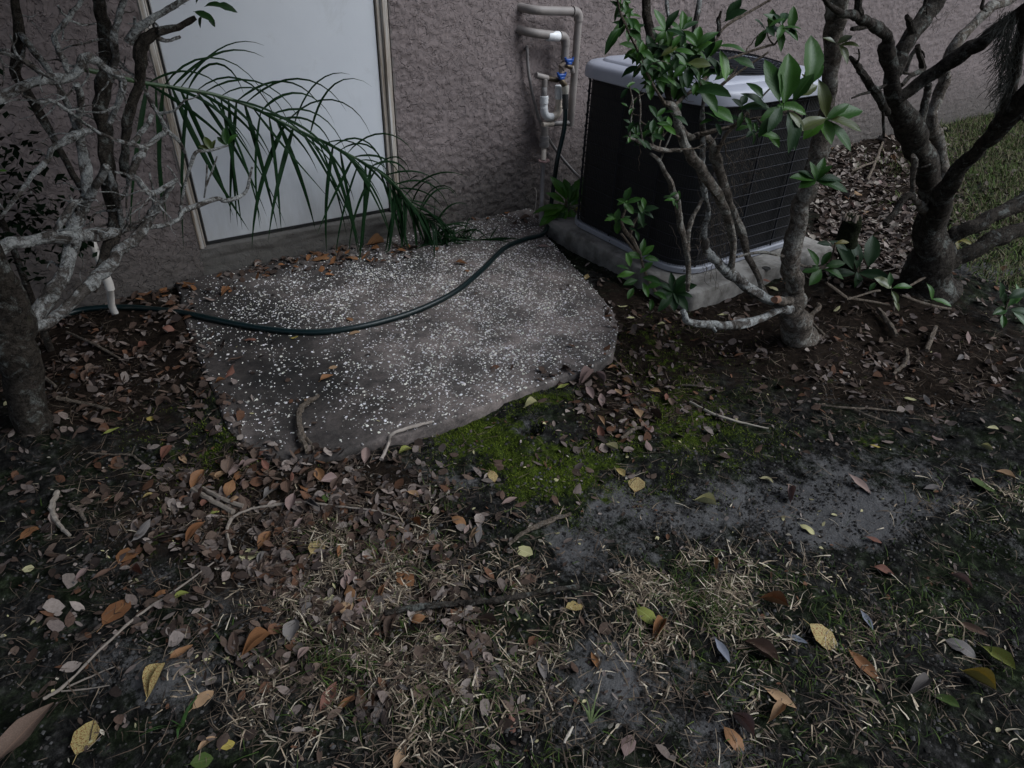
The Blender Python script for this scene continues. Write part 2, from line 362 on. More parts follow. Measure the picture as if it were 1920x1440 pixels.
def gh(x, y):
    x = np.asarray(x, float); y = np.asarray(y, float)
    h = .016*fbm(x*2.2, y*2.2, 5, 3) + .007*fbm(x*11, y*11, 9, 3) - .006
    for k, a, s in (('l', .05, .16), ('m', .045, .14), ('r', .07, .28)):
        c = trees_at[k]; h = h + a*np.exp(-((x-c[0])**2+(y-c[1])**2)/(2*s*s))
    h = h - .05*np.exp(-((x-HOLE[0])**2+(y-HOLE[1])**2)/(2*.022**2)) + .012*np.exp(-((np.hypot(x-HOLE[0], y-HOLE[1])-.055)/.03)**2)
    h = h - .03*np.exp(-((x-2.17)/.05)**2)*sstep(1.7, 1.9, y)*(1-sstep(2.7, 2.85, y))
    h = h + .030*np.exp(-((x-.235)/.075)**2)*sstep(1.5, 1.75, y)*(1-sstep(2.95, 3.1, y)) + .022*np.exp(-((x-.36)/.10)**2-((y-1.62)/.05)**2)
    h = h + .016*np.maximum(0, noise(x*19, y*19, 71)+.25*noise(x*45, y*45, 72))*np.exp(-((x-MC[0])/.34)**2-((y-MC[1])/.2)**2)
    h = h + .026*np.exp(-((x-RE[0])/.085)**2-((y-RE[1])/.13)**2)
    h = h + .012*sstep(3.2, 4.5, x)*sstep(1.4, 2.2, y)
    return h
def surf(x, y):
    z = float(gh(x, y))
    if 2.215 < x < 3.3 and 1.73 < y < 2.86: return .083
    if bool(inside(np.array(x), np.array(y), PP)): return max(PATZ, z-.02)
    return z
def gpt(p, dz=0.0):
    P = gp(p, 0)
    for _ in range(3): P = gp(p, surf(P[0], P[1])+dz)
    return P

def axis(segs):
    o = []
    for a, b, s in segs: o.append(np.arange(a, b-1e-6, s))
    o.append([segs[-1][1]]); return np.concatenate(o)
gx = axis([(-300,-60,60),(-60,-10,10),(-10,-2,1),(-2,-.9,.06),(-.9,3.4,.0095),(3.4,5.2,.02),(5.2,10,.06),(10,60,10),(60,300,60)])
gy = axis([(-300,-60,60),(-60,-10,10),(-10,-1,1),(-1,-.1,.06),(-.1,2.4,.0095),(2.4,3.3,.014),(3.3,6,.5),(6,60,9),(60,300,60)])
X, Y = np.meshgrid(gx, gy); Z = gh(X, Y)
near = (np.abs(X) < 12) & (np.abs(Y) < 8)
fine = fbm(X*38, Y*38, 31, 3)*.0032 + np.abs(noise(X*70, Y*70, 41))*.002
Z = np.where(near, Z+fine, -.02)
ins = inside(X, Y, np.array(PP)); Z = np.where(ins, np.minimum(Z, PATZ-.03), Z)
Z = np.where((X > 2.23) & (X < 3.28) & (Y > 1.75) & (Y < 2.84), -.02, Z)
Z = np.where(Y > W+.05, -.05, Z)
V = np.stack([X.ravel(), Y.ravel(), Z.ravel()], 1); nx, ny = len(gx), len(gy)
i = (np.arange(ny-1)[:, None]*nx + np.arange(nx-1)[None, :]).ravel()
px, dep = proj(V); ok = (dep > .2)
px = np.where(ok[:, None], px, -5000)
tint = np.stack([blobs(px, MOSS), blobs(px, SAND), blobs(px, LITT)], 1).clip(0, 1.3)
g = link('ground', mesh_np('ground', V, np.stack([i, i+1, i+nx+1, i+nx], 1), MG, True, tint)); tag(g, kind='structure')

# ---------------------------------------------------------------- patio slab
Q = resample(PP, .018); jit = np.stack([noise(Q[:,0]*25, Q[:,1]*25, 3), noise(Q[:,0]*25, Q[:,1]*25, 8)], 1)*.005 + np.stack([noise(Q[:,0]*70, Q[:,1]*70, 13), noise(Q[:,0]*70, Q[:,1]*70, 18)], 1)*.004
wallside = Q[:, 1] > W-.05; jit[wallside] = 0; Q = Q+jit
cen = Q.mean(0); d_ = (cen-Q)/np.linalg.norm(cen-Q, axis=1)[:, None]
def ringz(off, z): return np.column_stack([Q+d_*off, np.full(len(Q), z)])
loops = [ringz(0, -.06), ringz(0, .014), ringz(.003, .024), ringz(.011, PATZ)]
mb = MB(); mb.loft(loops); me_s = None
k = len(Q)
# top: constrained grid fan (concentric shrink keeps the sheet flat)
tops = [ringz(.011, PATZ)]
for t in (.04, .08, .13, .18, .24, .30, .37, .44, .52, .60, .68, .76, .84, .92): 
    L = Q+d_*.011; tops.append(np.column_stack([L+(cen-L)*t, np.full(k, PATZ)]))
mb.loft(tops, close_top=True)
Vp = np.vstack(mb.v); ppj, _ = proj(Vp)
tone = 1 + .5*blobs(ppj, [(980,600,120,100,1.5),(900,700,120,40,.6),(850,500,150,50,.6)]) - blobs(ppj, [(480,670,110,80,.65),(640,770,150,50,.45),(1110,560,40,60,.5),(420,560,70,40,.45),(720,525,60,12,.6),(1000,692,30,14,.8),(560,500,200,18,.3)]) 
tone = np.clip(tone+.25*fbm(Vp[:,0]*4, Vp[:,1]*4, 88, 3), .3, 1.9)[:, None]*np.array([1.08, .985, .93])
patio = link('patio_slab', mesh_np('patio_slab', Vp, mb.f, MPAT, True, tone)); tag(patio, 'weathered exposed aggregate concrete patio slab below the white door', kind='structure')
patio.data.set_sharp_from_angle(angle=math.radians(35))
# aggregate: pale shell and stone chips
AGG = [(780,520,130,32,1.0),(560,585,120,28,.9),(900,600,140,90,.75),(960,470,70,35,.8),(1010,560,90,70,.5),(700,690,150,60,.3),(760,770,120,40,.38),(480,800,50,35,.6),(900,690,130,50,.5),(1000,640,90,50,.5),(600,520,120,30,.4),(390,640,50,25,.4),(880,430,90,30,.5),(520,680,60,40,.12)]
Vs, Fs, Cs = [], [], []; n = 0; cnt = 0
x0, y0 = np.min(PP, 0); x1, y1 = np.max(PP, 0)
PPs = PP
while cnt < 14500:
    q = np.stack([rng.uniform(x0, x1, 4000), rng.uniform(y0, y1, 4000)], 1); q = q[inside(q[:,0], q[:,1], PPs)]
    pj, _ = proj(np.column_stack([q, np.full(len(q), PATZ)]))
    dn = blobs(pj, AGG)*.62*np.clip(.8+.75*fbm(q[:,0]*7, q[:,1]*7, 77, 3), .1, 1.6)+.02
    q = q[rng.random(len(q)) < dn]
    for c in q:
        r = rng.choice([.0018, .0028, .0038, .005, .0065], p=[.26, .34, .25, .11, .04])*1.15; el = rng.uniform(.35, 1); th = rng.uniform(0, PI); kk = 6
        a = np.arange(kk)/kk*2*PI + rng.uniform(-.3, .3, kk); rr = r*rng.uniform(.7, 1.15, kk)
        xy = np.stack([np.cos(a)*rr, np.sin(a)*rr*el], 1); xy = xy @ np.array([[math.cos(th), math.sin(th)], [-math.sin(th), math.cos(th)]])
        hz = r*.28
        V1 = np.column_stack([c+xy, np.full(kk, PATZ-.0008)]); V2 = np.column_stack([c+xy*.72, np.full(kk, PATZ+hz)])
        Vs += [V1, V2]; f = [[n+j, n+(j+1) % kk, n+kk+(j+1) % kk, n+kk+j] for j in range(kk)]; Fs += f; Fs.append([n+kk+j for j in range(kk)])
        w = rng.choice([rng.uniform(.68, .95), rng.uniform(.25, .55)], p=[.75, .25]); Cs.append(np.tile(np.array([w, w*rng.uniform(.92, 1), w*rng.uniform(.82, 1)]), (2*kk, 1))); n += 2*kk; cnt += 1
o = link('aggregate_chips', mesh_np('aggregate_chips', np.vstack(Vs), Fs, MSTONE, False, np.vstack(Cs)), patio); o['kind'] = 'stuff'

# ---------------------------------------------------------------- house: stucco wall, door, sill
DX0, DX1 = .447, 1.478
house = thing('house', 'taupe stucco house wall with a plain white door', 'house', (1.0, W, 0))
wx = axis([(-6,-1,.25),(-1,DX0,.0065),(DX0,DX1,.06),(DX1,3.5,.0065),(3.5,6,.014),(6,9.6,.03),(9.6,16,.4)])
wz = axis([(-.06,1.32,.0068),(1.32,2.7,.138)])
X, Zz = np.meshgrid(wx, wz)
wp = .35*noise(X*9, Zz*9, 3); 
n1 = fbm(X*15+wp*2, Zz*19+wp, 11, 2); n2 = fbm(X*23+5, Zz*29-wp*2, 23, 2)
hgt = .0034*sstep(-.02, .06, n1) + .003*sstep(.10, .17, n2) + .0007*noise(X*60, Zz*70, 7)
amp = .75+.5*noise(X*1.3, Zz*1.6, 2)
Yw = W - hgt*np.clip(amp, .3, 1.3)
V = np.stack([X.ravel(), Yw.ravel(), Zz.ravel()], 1); nx, ny = len(wx), len(wz)
ii, jj = np.meshgrid(np.arange(ny-1), np.arange(nx-1), indexing='ij')
xm = (wx[jj]+wx[jj+1])/2; zm = (wz[ii]+wz[ii+1])/2
keep = ~((xm > DX0) & (xm < DX1) & (zm < 2.16))
a = (ii*nx+jj)[keep]
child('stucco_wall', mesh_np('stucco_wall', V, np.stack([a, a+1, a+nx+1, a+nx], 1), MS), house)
mb = MB(); mb.box(-6, DX0-.002, W+.012, W+.2, -.06, 2.69); mb.box(DX1+.002, 16, W+.012, W+.2, -.06, 2.69); mb.box(DX0-.002, DX1+.002, W+.012, W+.2, 2.17, 2.69)
child('wall_core', mb.mesh('wall_core', MSM, False), house)
# reveal strips
mb = MB(); mb.box(DX1, DX1+.010, W-.002, W+.06, 0, 2.16); mb.box(DX0-.008, DX0, W-.002, W+.06, 0, 2.16)
child('door_reveal', mb.mesh('door_reveal', MSM, False), house)
# sill: irregular concrete block under the door
xs = np.linspace(DX0+.001, DX1-.001, 90); zs = np.linspace(-.05, .155, 26); Xs, Zs = np.meshgrid(xs, zs)
Ys = W+.006 - .006*fbm(Xs*8, Zs*14, 61, 4) - .006*sstep(.10, .115, Zs+.012*noise(Xs*4, Xs*0, 3))
top = np.stack([xs, np.full(90, W+.07), np.full(90, .158)], 1)
V = np.vstack([np.stack([Xs.ravel(), Ys.ravel(), Zs.ravel()], 1), top]); nr = 27
a = (np.arange(nr-1)[:, None]*90+np.arange(89)[None, :]).ravel()
child('door_sill', mesh_np('door_sill', V, np.stack([a, a+1, a+91, a+90], 1), m_stucco('sill_concrete', (.185, .168, .16), .35)), house)
def m_door():
    m, nt, b = nmat('white_door_paint'); co = geopos(nt)
    c = ramp(nt, ntex(nt, 2.5, 4, .6, co), [(.35, (.67, .69, .725)), (.65, (.62, .64, .68))])
    sp = N(nt, 'ShaderNodeSeparateXYZ'); nt.links.new(co, sp.inputs[0])
    mp = N(nt, 'ShaderNodeMapping'); mp.inputs['Scale'].default_value = (14, 14, 2.0); nt.links.new(co, mp.inputs[0])
    f = ramp(nt, math_(nt, 'ADD', sp.outputs[2], math_(nt, 'MULTIPLY', math_(nt, 'SUBTRACT', ntex(nt, 1.0, 6, .75, mp.outputs[0]), .5), .5)), [(.16, .55), (.42, 0.0)])
    c = mixc(nt, f, c, (.33, .32, .30)); g = ramp(nt, ntex(nt, 7, 7, .75, co, .5), [(.56, 0.0), (.72, .35)]); c = mixc(nt, g, c, (.45, .46, .46))
    nt.links.new(c, b.inputs['Base Color']); b.inputs['Roughness'].default_value = .45; bump(nt, b, ntex(nt, 8, 3, .5, co), .08, .002); return m
MDOOR = m_door()
MDOOR0 = M('white_trim_paint', (.62, .635, .66), (.57, .585, .615), 2.5, .42, .08, 8, .002)
MBLK = M('black_rubber', (.012, .012, .013), (.02, .02, .02), 30, .6, .2)
def m_trim():
    m, nt, b = nmat('weathered_trim'); co = geopos(nt)
    mp = N(nt, 'ShaderNodeMapping'); mp.inputs['Scale'].default_value = (60, 60, 2.2); nt.links.new(co, mp.inputs[0])
    c = ramp(nt, ntex(nt, 1.0, 6, .75, mp.outputs[0]), [(.36, (.16, .115, .08)), (.47, (.42, .36, .30)), (.62, (.62, .60, .58))]); nt.links.new(c, b.inputs['Base Color'])
    b.inputs['Roughness'].default_value = .75; bump(nt, b, ntex(nt, 1.0, 5, .7, mp.outputs[0]), .5, .002); return m
MTR = m_trim()
dr = bpy.data.objects.new('door', None); COL.objects.link(dr); dr.parent = house; dr.location = (0, 0, 0)
mb = MB(); mb.box(.494, 1.418, W+.022, W+.06, .176, 2.1, .003); child('door_panel', mb.mesh('door_panel', MDOOR), dr)
mb = MB(); mb.box(DX0+.001, .472, W-.006, W+.06, .156, 2.13, .004); mb.box(.474, .481, W+.004, W+.06, .16, 2.12, .002); child('door_jamb', mb.mesh('door_jamb', MTR), dr)
mb = MB(); mb.box(1.424, 1.443, W+.012, W+.06, .16, 2.12, .002); mb.box(1.4445, 1.476, W-.002, W+.06, .156, 2.13, .005); child('door_jamb', mb.mesh('door_jamb', MTR), dr)
mb = MB(); mb.box(.482, .4935, W+.03, W+.06, .162, 2.11); mb.box(1.4185, 1.4235, W+.03, W+.06, .162, 2.11); mb.box(.4935, 1.4185, W+.026, W+.06, .1645, .1755); child('weather_strip', mb.mesh('weather_strip', MBLK, False), dr)
mb = MB(); mb.box(DX0+.001, 1.476, W-.004, W+.06, 2.1305, 2.159, .004); child('door_head', mb.mesh('door_head', MTR), dr)

# ---------------------------------------------------------------- equipment pad
MPAD = M('pad_concrete', (.13, .12, .108), (.27, .255, .235), 9, .88, .6, 60, .004, spec=.2, lo=.4, hi=.6)
MHOLE = M('hole_shade_paint', (.015, .013, .012), (.02, .018, .016), 30, .9, 0)
pad = thing('equipment_pad', 'grey concrete pad under the air conditioner', 'concrete pad', (2.75, 2.3, 0))
PT = .083
def rr(x0, x1, y0, y1, r, z, n=10, side=14):
    o = []
    for cx, cy, a0 in ((x1-r, y0+r, -PI/2), (x1-r, y1-r, 0), (x0+r, y1-r, PI/2), (x0+r, y0+r, PI)):
        pts = [(cx+r*math.cos(a0+t), cy+r*math.sin(a0+t)) for t in np.linspace(0, PI/2, n)]
        if o:
            a = np.array(o[-1]); b = np.array(pts[0]); o += [tuple(a+(b-a)*t) for t in np.linspace(0, 1, side+2)[1:-1]]
        o += pts
    a = np.array(o[-1]); b = np.array(o[0]); o += [tuple(a+(b-a)*t) for t in np.linspace(0, 1, side+2)[1:-1]]
    o = np.array(o); return np.column_stack([o, np.full(len(o), z)])
def rough_loop(L, a, s):
    L = L.copy(); L[:,0] += a*noise(L[:,0]*14, L[:,1]*14+L[:,2]*30, s); L[:,1] += a*noise(L[:,0]*14, L[:,1]*14+L[:,2]*30, s+5); return L
bx = (2.212, 3.31, 1.735, 2.86)
mb = MB(); mb.loft([rough_loop(rr(*bx, .03, -.05, 5, 60), .004, 3), rough_loop(rr(*bx, .03, .03, 5, 60), .004, 3), rough_loop(rr(*bx, .03, .066, 5, 60), .003, 4),
                    rough_loop(rr(bx[0]+.004, bx[1]-.004, bx[2]+.004, bx[3]-.004, .03, .078, 5, 60), .002, 4), rr(bx[0]+.014, bx[1]-.014, bx[2]+.014, bx[3]-.014, .03, PT, 5, 60)], close_top=True)
child('slab', mb.mesh('slab', MPAD), pad)
hc = gp((1437, 503), PT); mb = MB()
ring = lambda r, z: np.array([(hc[0]+r*math.cos(t), hc[1]+r*math.sin(t), z) for t in np.arange(16)/16*2*PI])
mb.loft([ring(.022, PT+.0005), ring(.019, PT+.003), ring(.015, PT+.002), ring(.0145, PT+.0008)], close_top=True); child('lifting_hole', mb.mesh('lifting_hole', MHOLE), pad)  # dark disc on the slab stands in for the shade inside a hole

# ---------------------------------------------------------------- air conditioner
MCOV = M('grey_cover_paint', (.36, .37, .43), (.42, .43, .49), 4, .42, .12, 200, .0006)
MPAN = M('grey_pan_paint', (.26, .27, .31), (.33, .34, .38), 9, .5, .2, 120, .0006)
MCOIL = M('black_coil', (.006, .006, .007), (.012, .012, .013), 40, .6, .4, 300, .002)
MWIR = M('dark_wire', (.02, .02, .023), (.032, .032, .036), 60, .75, 0, spec=.2)
MWIR2 = M('dark_wire_rail', (.021, .021, .025), (.032, .032, .037), 60, .75, 0, spec=.15)
ac = thing('air_conditioner', 'boxy black grilled air conditioner with a grey top cover', 'air conditioner', (2.74, 2.32, PT))
A = (2.285, 3.205, 1.875, 2.765); AR = .16
def arr(ins, z, n=10, side=14): return rr(A[0]+ins, A[1]-ins, A[2]+ins, A[3]-ins, max(.02, AR-ins), z, n, side)
mb = MB(); mb.loft([arr(.022, .12), arr(.022, .845)], close_top=True); child('coil', mb.mesh('coil', MCOIL), ac)
mb = MB(); mb.loft([arr(.0, .0865), arr(-.006, .09), arr(-.006, .112), arr(-.002, .116), arr(.02, .117)]); bp = child('base_pan', mb.mesh('base_pan', MPAN), ac)
mb = MB(); L = arr(-.0065, .102, 10, 14)
for q in range(0, len(L), 7): mb.cyl(L[q]+np.array([0, 0, 0]), L[q]+(np.array([2.74, 2.32, .102])-L[q])*.01, .004, .004, 8)
child('screws', mb.mesh('screws', MCOIL), bp)
zl = np.linspace(.148, .822, 13); rail = None
for z in zl:
    L = arr(.003, 0.0); L = np.vstack([L, L[:1]])
    if rail is None:
        mb = MB(); mb.tube(L, .0024, 6, cap=False); rail = mb.mesh('grille_wire', MWIR2)
    o = bpy.data.objects.new('grille_wire', rail); COL.objects.link(o); o.parent = ac; o.location = Vector((0, 0, float(z)))-ac.location
L = arr(.006, 0, 22, 60); seg = np.vstack([L, L[:1]]); dd = np.concatenate([[0], np.cumsum(np.linalg.norm(np.diff(seg, axis=0), axis=1))])
sN = int(dd[-1]/.0125); mb = MB()
for t in np.arange(sN)/sN*dd[-1]:
    x = np.interp(t, dd, seg[:,0]); y = np.interp(t, dd, seg[:,1]); r = .0011
    mb.add([(x+r*math.cos(q), y+r*math.sin(q), z) for z in (.117, .84) for q in (0, 2.1, 4.2)], [[0,1,4,3],[1,2,5,4],[2,0,3,5]])
child('vertical_wires', mb.mesh('vertical_wires', MWIR), ac, 'stuff')
mb = None
for t in np.arange(12)/12*dd[-1]+.17:
    x = np.interp(t % dd[-1], dd, seg[:,0]); y = np.interp(t % dd[-1], dd, seg[:,1])
    mb = MB(); mb.tube([(x, y, .117), (x, y, .5), (x, y, .84)], .0045, 6); child('grille_post', mb.mesh('grille_post', MWIR2), ac)
nL = len(arr(0, 0)); cx, cy = (A[0]+A[1])/2, (A[2]+A[3])/2
def circ(r, z):
    L = arr(.1, z); a = np.arctan2(L[:,1]-cy, L[:,0]-cx); return np.column_stack([cx+r*np.cos(a), cy+r*np.sin(a), np.full(len(L), z)])
mb = MB(); mb.loft([arr(.02, .838), arr(-.016, .838), arr(-.020, .842), arr(-.018, .878), arr(-.012, .892), arr(.002, .902), arr(.05, .908), arr(.062, .909), arr(.070, .918), arr(.078, .921), circ(.362, .926), circ(.352, .924), circ(.35, .85)])
child('top_cover', mb.mesh('top_cover', MCOV), ac)
mb = MB(); mb.add(circ(.352, .852), [list(range(nL))]); child('fan_well', mb.mesh('fan_well', MCOIL, False), ac)
mb = MB()
for r in np.arange(.05, .366, .0195):
    a = np.linspace(0, 2*PI, 49); z = .928+.045*(1-(r/.365)**2); mb.tube(np.column_stack([cx+r*np.cos(a), cy+r*np.sin(a), np.full(49, z)]), .0021, 5, cap=False)
for a in np.arange(12)/12*2*PI:
    rr_ = np.linspace(.04, .365, 7); mb.tube(np.column_stack([cx+rr_*math.cos(a), cy+rr_*math.sin(a), .9245+.045*(1-(rr_/.365)**2)]), .0026, 5)
child('fan_guard', mb.mesh('fan_guard', MWIR2), ac)
mb = MB(); mb.cyl((cx, cy, .855), (cx, cy, .93), .075, .07, 24); child('fan_motor', mb.mesh('fan_motor', MCOIL), ac)
for q in range(3):
    a0 = q*2*PI/3+.4; rs = np.linspace(.07, .33, 6); wd = np.linspace(.45, .75, 6); V = []
    for r, w in zip(rs, wd):
        for t in (-.5, 0, .5): a = a0+w*t; V.append((cx+r*math.cos(a), cy+r*math.sin(a), .885-t*.05))
    f = [[i*3+j, i*3+j+1, i*3+j+4, i*3+j+3] for i in range(5) for j in range(2)]; child('fan_blade', mesh_np('fan_blade', V, f, MCOIL), ac)

# ---------------------------------------------------------------- water pipes on the wall
MPIP = M('taupe_painted_pipe', (.21, .185, .172), (.265, .232, .215), 14, .6, .25, 60, .001)
MWHT = M('white_pvc', (.82, .82, .83), (.74, .74, .74), 18, .4, .1)
MCRM = M('stained_pvc', (.58, .50, .42), (.48, .41, .35), 16, .5, .2)
MGRY = M('dull_grey_pipe', (.28, .26, .25), (.2, .18, .175), 22, .6, .3)
MPNK = M('faded_pink_metal', (.40, .25, .23), (.3, .2, .19), 30, .65, .3)
MBLU = M('blue_handle', (.015, .06, .27), (.02, .085, .33), 40, .4, .1)
MBRS = M('dull_brass', (.16, .12, .075), (.09, .07, .05), 40, .45, .2, metal=.6)
MCHR = M('silver_coupling', (.7, .66, .58), (.5, .47, .42), 50, .35, .1, metal=.4)
MTAN = M('tan_valve', (.42, .33, .26), (.33, .26, .21), 30, .55, .2)
PY = 3.075
def pw(x, y, Y=PY): return wy((x, y), Y)
pipes = thing('water_pipe_assembly', 'tangle of taupe and white water pipes with blue valve handles on the stucco wall', 'water pipes', (2.4, W, 0))
def pipe(name, pts, r, mat, n=5, k=14, par=None):
    mb = MB(); mb.tube(spline(pts, n) if len(pts) > 2 else pts, r, k); return child(name, mb.mesh(name, mat), par or pipes)
def fit(name, a, b, r, mat, par=None): 
    a = np.array(a); b = np.array(b); mb = MB(); d = (b-a); mb.tube([a, a+d*.03, a+d*.97, b], [r*.93, r, r, r*.93], 16); return child(name, mb.mesh(name, mat), par or pipes)
def bend(a, c, b, rad=.03):
    a, c, b = map(np.array, (a, c, b)); u = (a-c)/np.linalg.norm(a-c); v = (b-c)/np.linalg.norm(b-c)
    return [c+u*rad*(1-t)**2+v*rad*t*t for t in np.linspace(0, 1, 6)]
r1 = .0215
A0 = pw(994, 20); A0w = A0+np.array([-.02, .12, .012]); A1 = pw(1086, 21); A2 = pw(1069, 236)
A1z = A1.copy(); A2[0] = A1[0]
mb = MB(); mb.tube([A0w] + bend(A0w, A0+np.array([.03,0,0]), A1, .05) + [A1+np.array([-.05,0,0])], r1, 16); child('pipe', mb.mesh('pipe', MPIP), pipes)
pipe('elbow', bend(A1+np.array([-.06,0,0]), A1, A2, .045), r1*1.16, MPIP, 3, 16)
pipe('pipe', [A1+np.array([0,0,-.04]), A2], r1*.93, MPIP)
B0 = pw(990, 63); B0w = B0+np.array([-.01, .11, .012]); B1 = pw(1062, 67); B2 = pw(1058, 112)
mb = MB(); mb.tube([B0w] + bend(B0w, B0+np.array([.03,0,0]), B1, .05) + [B1+np.array([-.05,0,0])], r1, 16); child('pipe', mb.mesh('pipe', MPIP), pipes)
fit('white_coupling', pw(1026, 67.5), pw(1048, 68), r1*1.13, MWHT)
pipe('elbow', bend(B1+np.array([-.06,0,0]), B1, B2, .045), r1*1.1, MPIP, 3, 16)
pipe('pipe', [B1+np.array([0,0,-.04]), pw(1058.5, 112)], r1, MPIP)
# two valves with blue handles
fit('valve_body', pw(1052, 128), pw(1062, 116), .021, MTAN)
fit('valve_stem', pw(1059, 122, 3.06), pw(1073, 127, 3.06), .012, MBRS); fit('valve_outlet', pw(1072, 124, 3.06), pw(1074, 137, 3.06), .0125, MPIP)
fit('valve_neck', pw(1053, 127), pw(1051, 141), .013, MTAN)
def handle(c, wdt):
    c = np.array(c); mb = MB()
    mb.box(c[0]-wdt, c[0]+wdt, c[1]-.011, c[1]+.011, c[2]-.004, c[2]+.012, .003)
    mb.box(c[0]-wdt*.62, c[0]+wdt*.62, c[1]-.012, c[1]+.012, c[2]-.016, c[2]-.003, .003)
    mb.tube([c+np.array([-wdt, 0, .008]), c+np.array([-wdt-.003, 0, .02])], .006, 8); mb.tube([c+np.array([wdt, 0, .008]), c+np.array([wdt+.003, 0, .02])], .006, 8)
    child('valve_handle', mb.mesh('valve_handle', MBLU), pipes)
handle(pw(1067, 115, 3.03), .024); handle(pw(1053, 143, 3.03), .024)
fit('hose_bib', pw(1051, 149, 3.035), pw(1060, 162, 3.03), .0155, MBRS)
fit('nipple', pw(1027, 147), pw(1047, 151, 3.05), .0125, MBRS)
fit('tee', pw(1005, 141), pw(1027, 147), .0155, MPIP); fit('tee', pw(1021, 148), pw(1021, 163), .0165, MPIP)
fit('union', pw(1020.5, 163), pw(1020, 180), .0165, MGRY)
fit('white_coupling', pw(1020.5, 180), pw(1020, 194), .0235, MWHT)
pipe('white_pipe', [pw(1020, 194), pw(1019.5, 210)], .0205, MWHT)
pipe('white_elbow', bend(pw(1019.5, 206), pw(1019, 222), pw(1051, 217), .06), .0225, MWHT, 3, 16)
pipe('white_pipe', [pw(1030, 220), pw(1040, 219)], .0205, MWHT)
pipe('white_elbow', bend(pw(1034, 220), pw(1047.5, 217), pw(1048, 203), .05), .0225, MCRM, 3, 16)
pipe('white_pipe', [pw(1047.5, 207), pw(1047.7, 184)], .018, MCRM); fit('white_coupling', pw(1047.5, 185), pw(1048, 160), .0225, MWHT)
fit('cross_pipe', pw(1017, 234), pw(1037, 232), .0155, MCRM); fit('cross_pipe', pw(1036, 232), pw(1070, 230), .0135, MGRY)
pipe('riser', [pw(1021.5, 236), pw(1020.5, 258)], .0205, MPIP)
fit('union', pw(1021, 255), pw(1020.3, 264), .0265, MGRY); fit('union', pw(1020.3, 264), pw(1020, 275), .0285, MGRY)
foot = gp((1014, 421), .028); RY = foot[1]
pipe('riser', [pw(1020, 275), pw(1019, 302, 3.03)], .0145, MCRM)
pipe('riser', [pw(1018.5, 304, 3.03), pw(1016.5, 350, 3.0), foot], .0135, MGRY)
hc2 = pw(1020, 301.5, 3.03); mb = MB(); a = np.linspace(0, 2*PI, 25); wr = .028+.004*np.cos(a*6)
mb.tube(np.column_stack([hc2[0]+wr*np.cos(a), hc2[1]+wr*np.sin(a), np.full(25, hc2[2])]), .0055, 8, cap=False)
for t in range(3): mb.tube([hc2+np.array([.028*math.cos(t*2.1), .028*math.sin(t*2.1), 0]), hc2], .004, 6)
child('wheel_handle', mb.mesh('wheel_handle', MPNK), pipes)
mb = MB(); mb.tube(spline([pw(1003, 352, 3.05), pw(1006, 362, 3.03), pw(1004, 388, 3.0), gp((1000, 408), .03)], 5), .0028, 6); child('wire', mb.mesh('wire', MCRM), pipes)
cond = thing('conduit', 'thin grey conduit curving down the stucco wall behind the pipes', 'conduit', (2.3, W, .5))
mb = MB(); mb.tube(spline([pw(988, 88, 3.152), pw(988.5, 93, 3.125), pw(989.5, 120, 3.125), pw(994, 155, 3.125), pw(1003, 195, 3.125), pw(1016, 236, 3.125), pw(1036, 272, 3.12), pw(1060, 304, 3.1), pw(1081, 327, 3.05), wy((1098, 342), 2.77)], 6), .0085, 10)
child('conduit_tube', mb.mesh('conduit_tube', MGRY), cond)

# garden hose
MHOS = M('dark_green_hose', (.002, .010, .011), (.003, .014, .015), 8, .33, .15, 120, .0008, spec=.45)
hose = thing('garden_hose', 'dark green garden hose running from the wall tap across the patio', 'hose', (1.4, 2.3, PATZ))
hr = .0128; hp = [pw(1060, 174, 3.03), pw(1060, 195, 3.02), pw(1058, 240, 3.0), pw(1045, 300, 2.98), pw(1036, 365, 2.98)]
e = gp((1030, 405), .06); hp += [e]
hpx = [(1020,437),(985,448),(945,466),(905,505),(855,546),(790,579),(720,602),(650,617),(580,623),(500,617),(420,603),(350,588),(280,579),(220,576),(150,582),(90,606),(40,640)]
for p in hpx: hp.append(gpt(p, hr*.9))
mb = MB(); mb.tube(spline(hp, 10), hr, 14); child('hose_tube', mb.mesh('hose_tube', MHOS), hose)
mb = MB(); mb.tube([pw(1060, 160, 3.03), pw(1060, 165, 3.03), pw(1060, 176, 3.03)], [.0185, .0195, .017], 12); child('hose_coupling', mb.mesh('hose_coupling', MCHR), hose)
mb = MB(); q = spline(hp[:4], 8); mb.tube(q[1:11], [.0172+.0012*(i % 2) for i in range(10)], 12); child('hose_collar', mb.mesh('hose_collar', MBLK), hose)

# white broken drain pipe left of the door
dp = thing('drain_pipe', 'cracked white plastic drain pipe leaning by the left wall', 'pipe', gpt((217, 587)))
f0 = gpt((217, 588)); mb = MB(); mb.tube([wy((168, 440), 2.98), wy((178, 468), 2.97), wy((199, 519), 2.94)], .0145, 14); MPW = M('old_white_pvc', (.72, .68, .63), (.6, .56, .51), 14, .5, .2); child('upper_pipe', mb.mesh('upper_pipe', MPW), dp)
mb = MB(); mb.tube([wy((195, 510), 2.945), wy((203, 530), 2.94), wy((207, 543), 2.94)], [.017, .0175, .017], 14); child('coupling', mb.mesh('coupling', MPW), dp)
mb = MB(); mb.tube([wy((206, 540), 2.94), f0+np.array([-.005, 0, .04]), f0-np.array([0, 0, .02])], .014, 14); child('lower_pipe', mb.mesh('lower_pipe', MPW), dp)

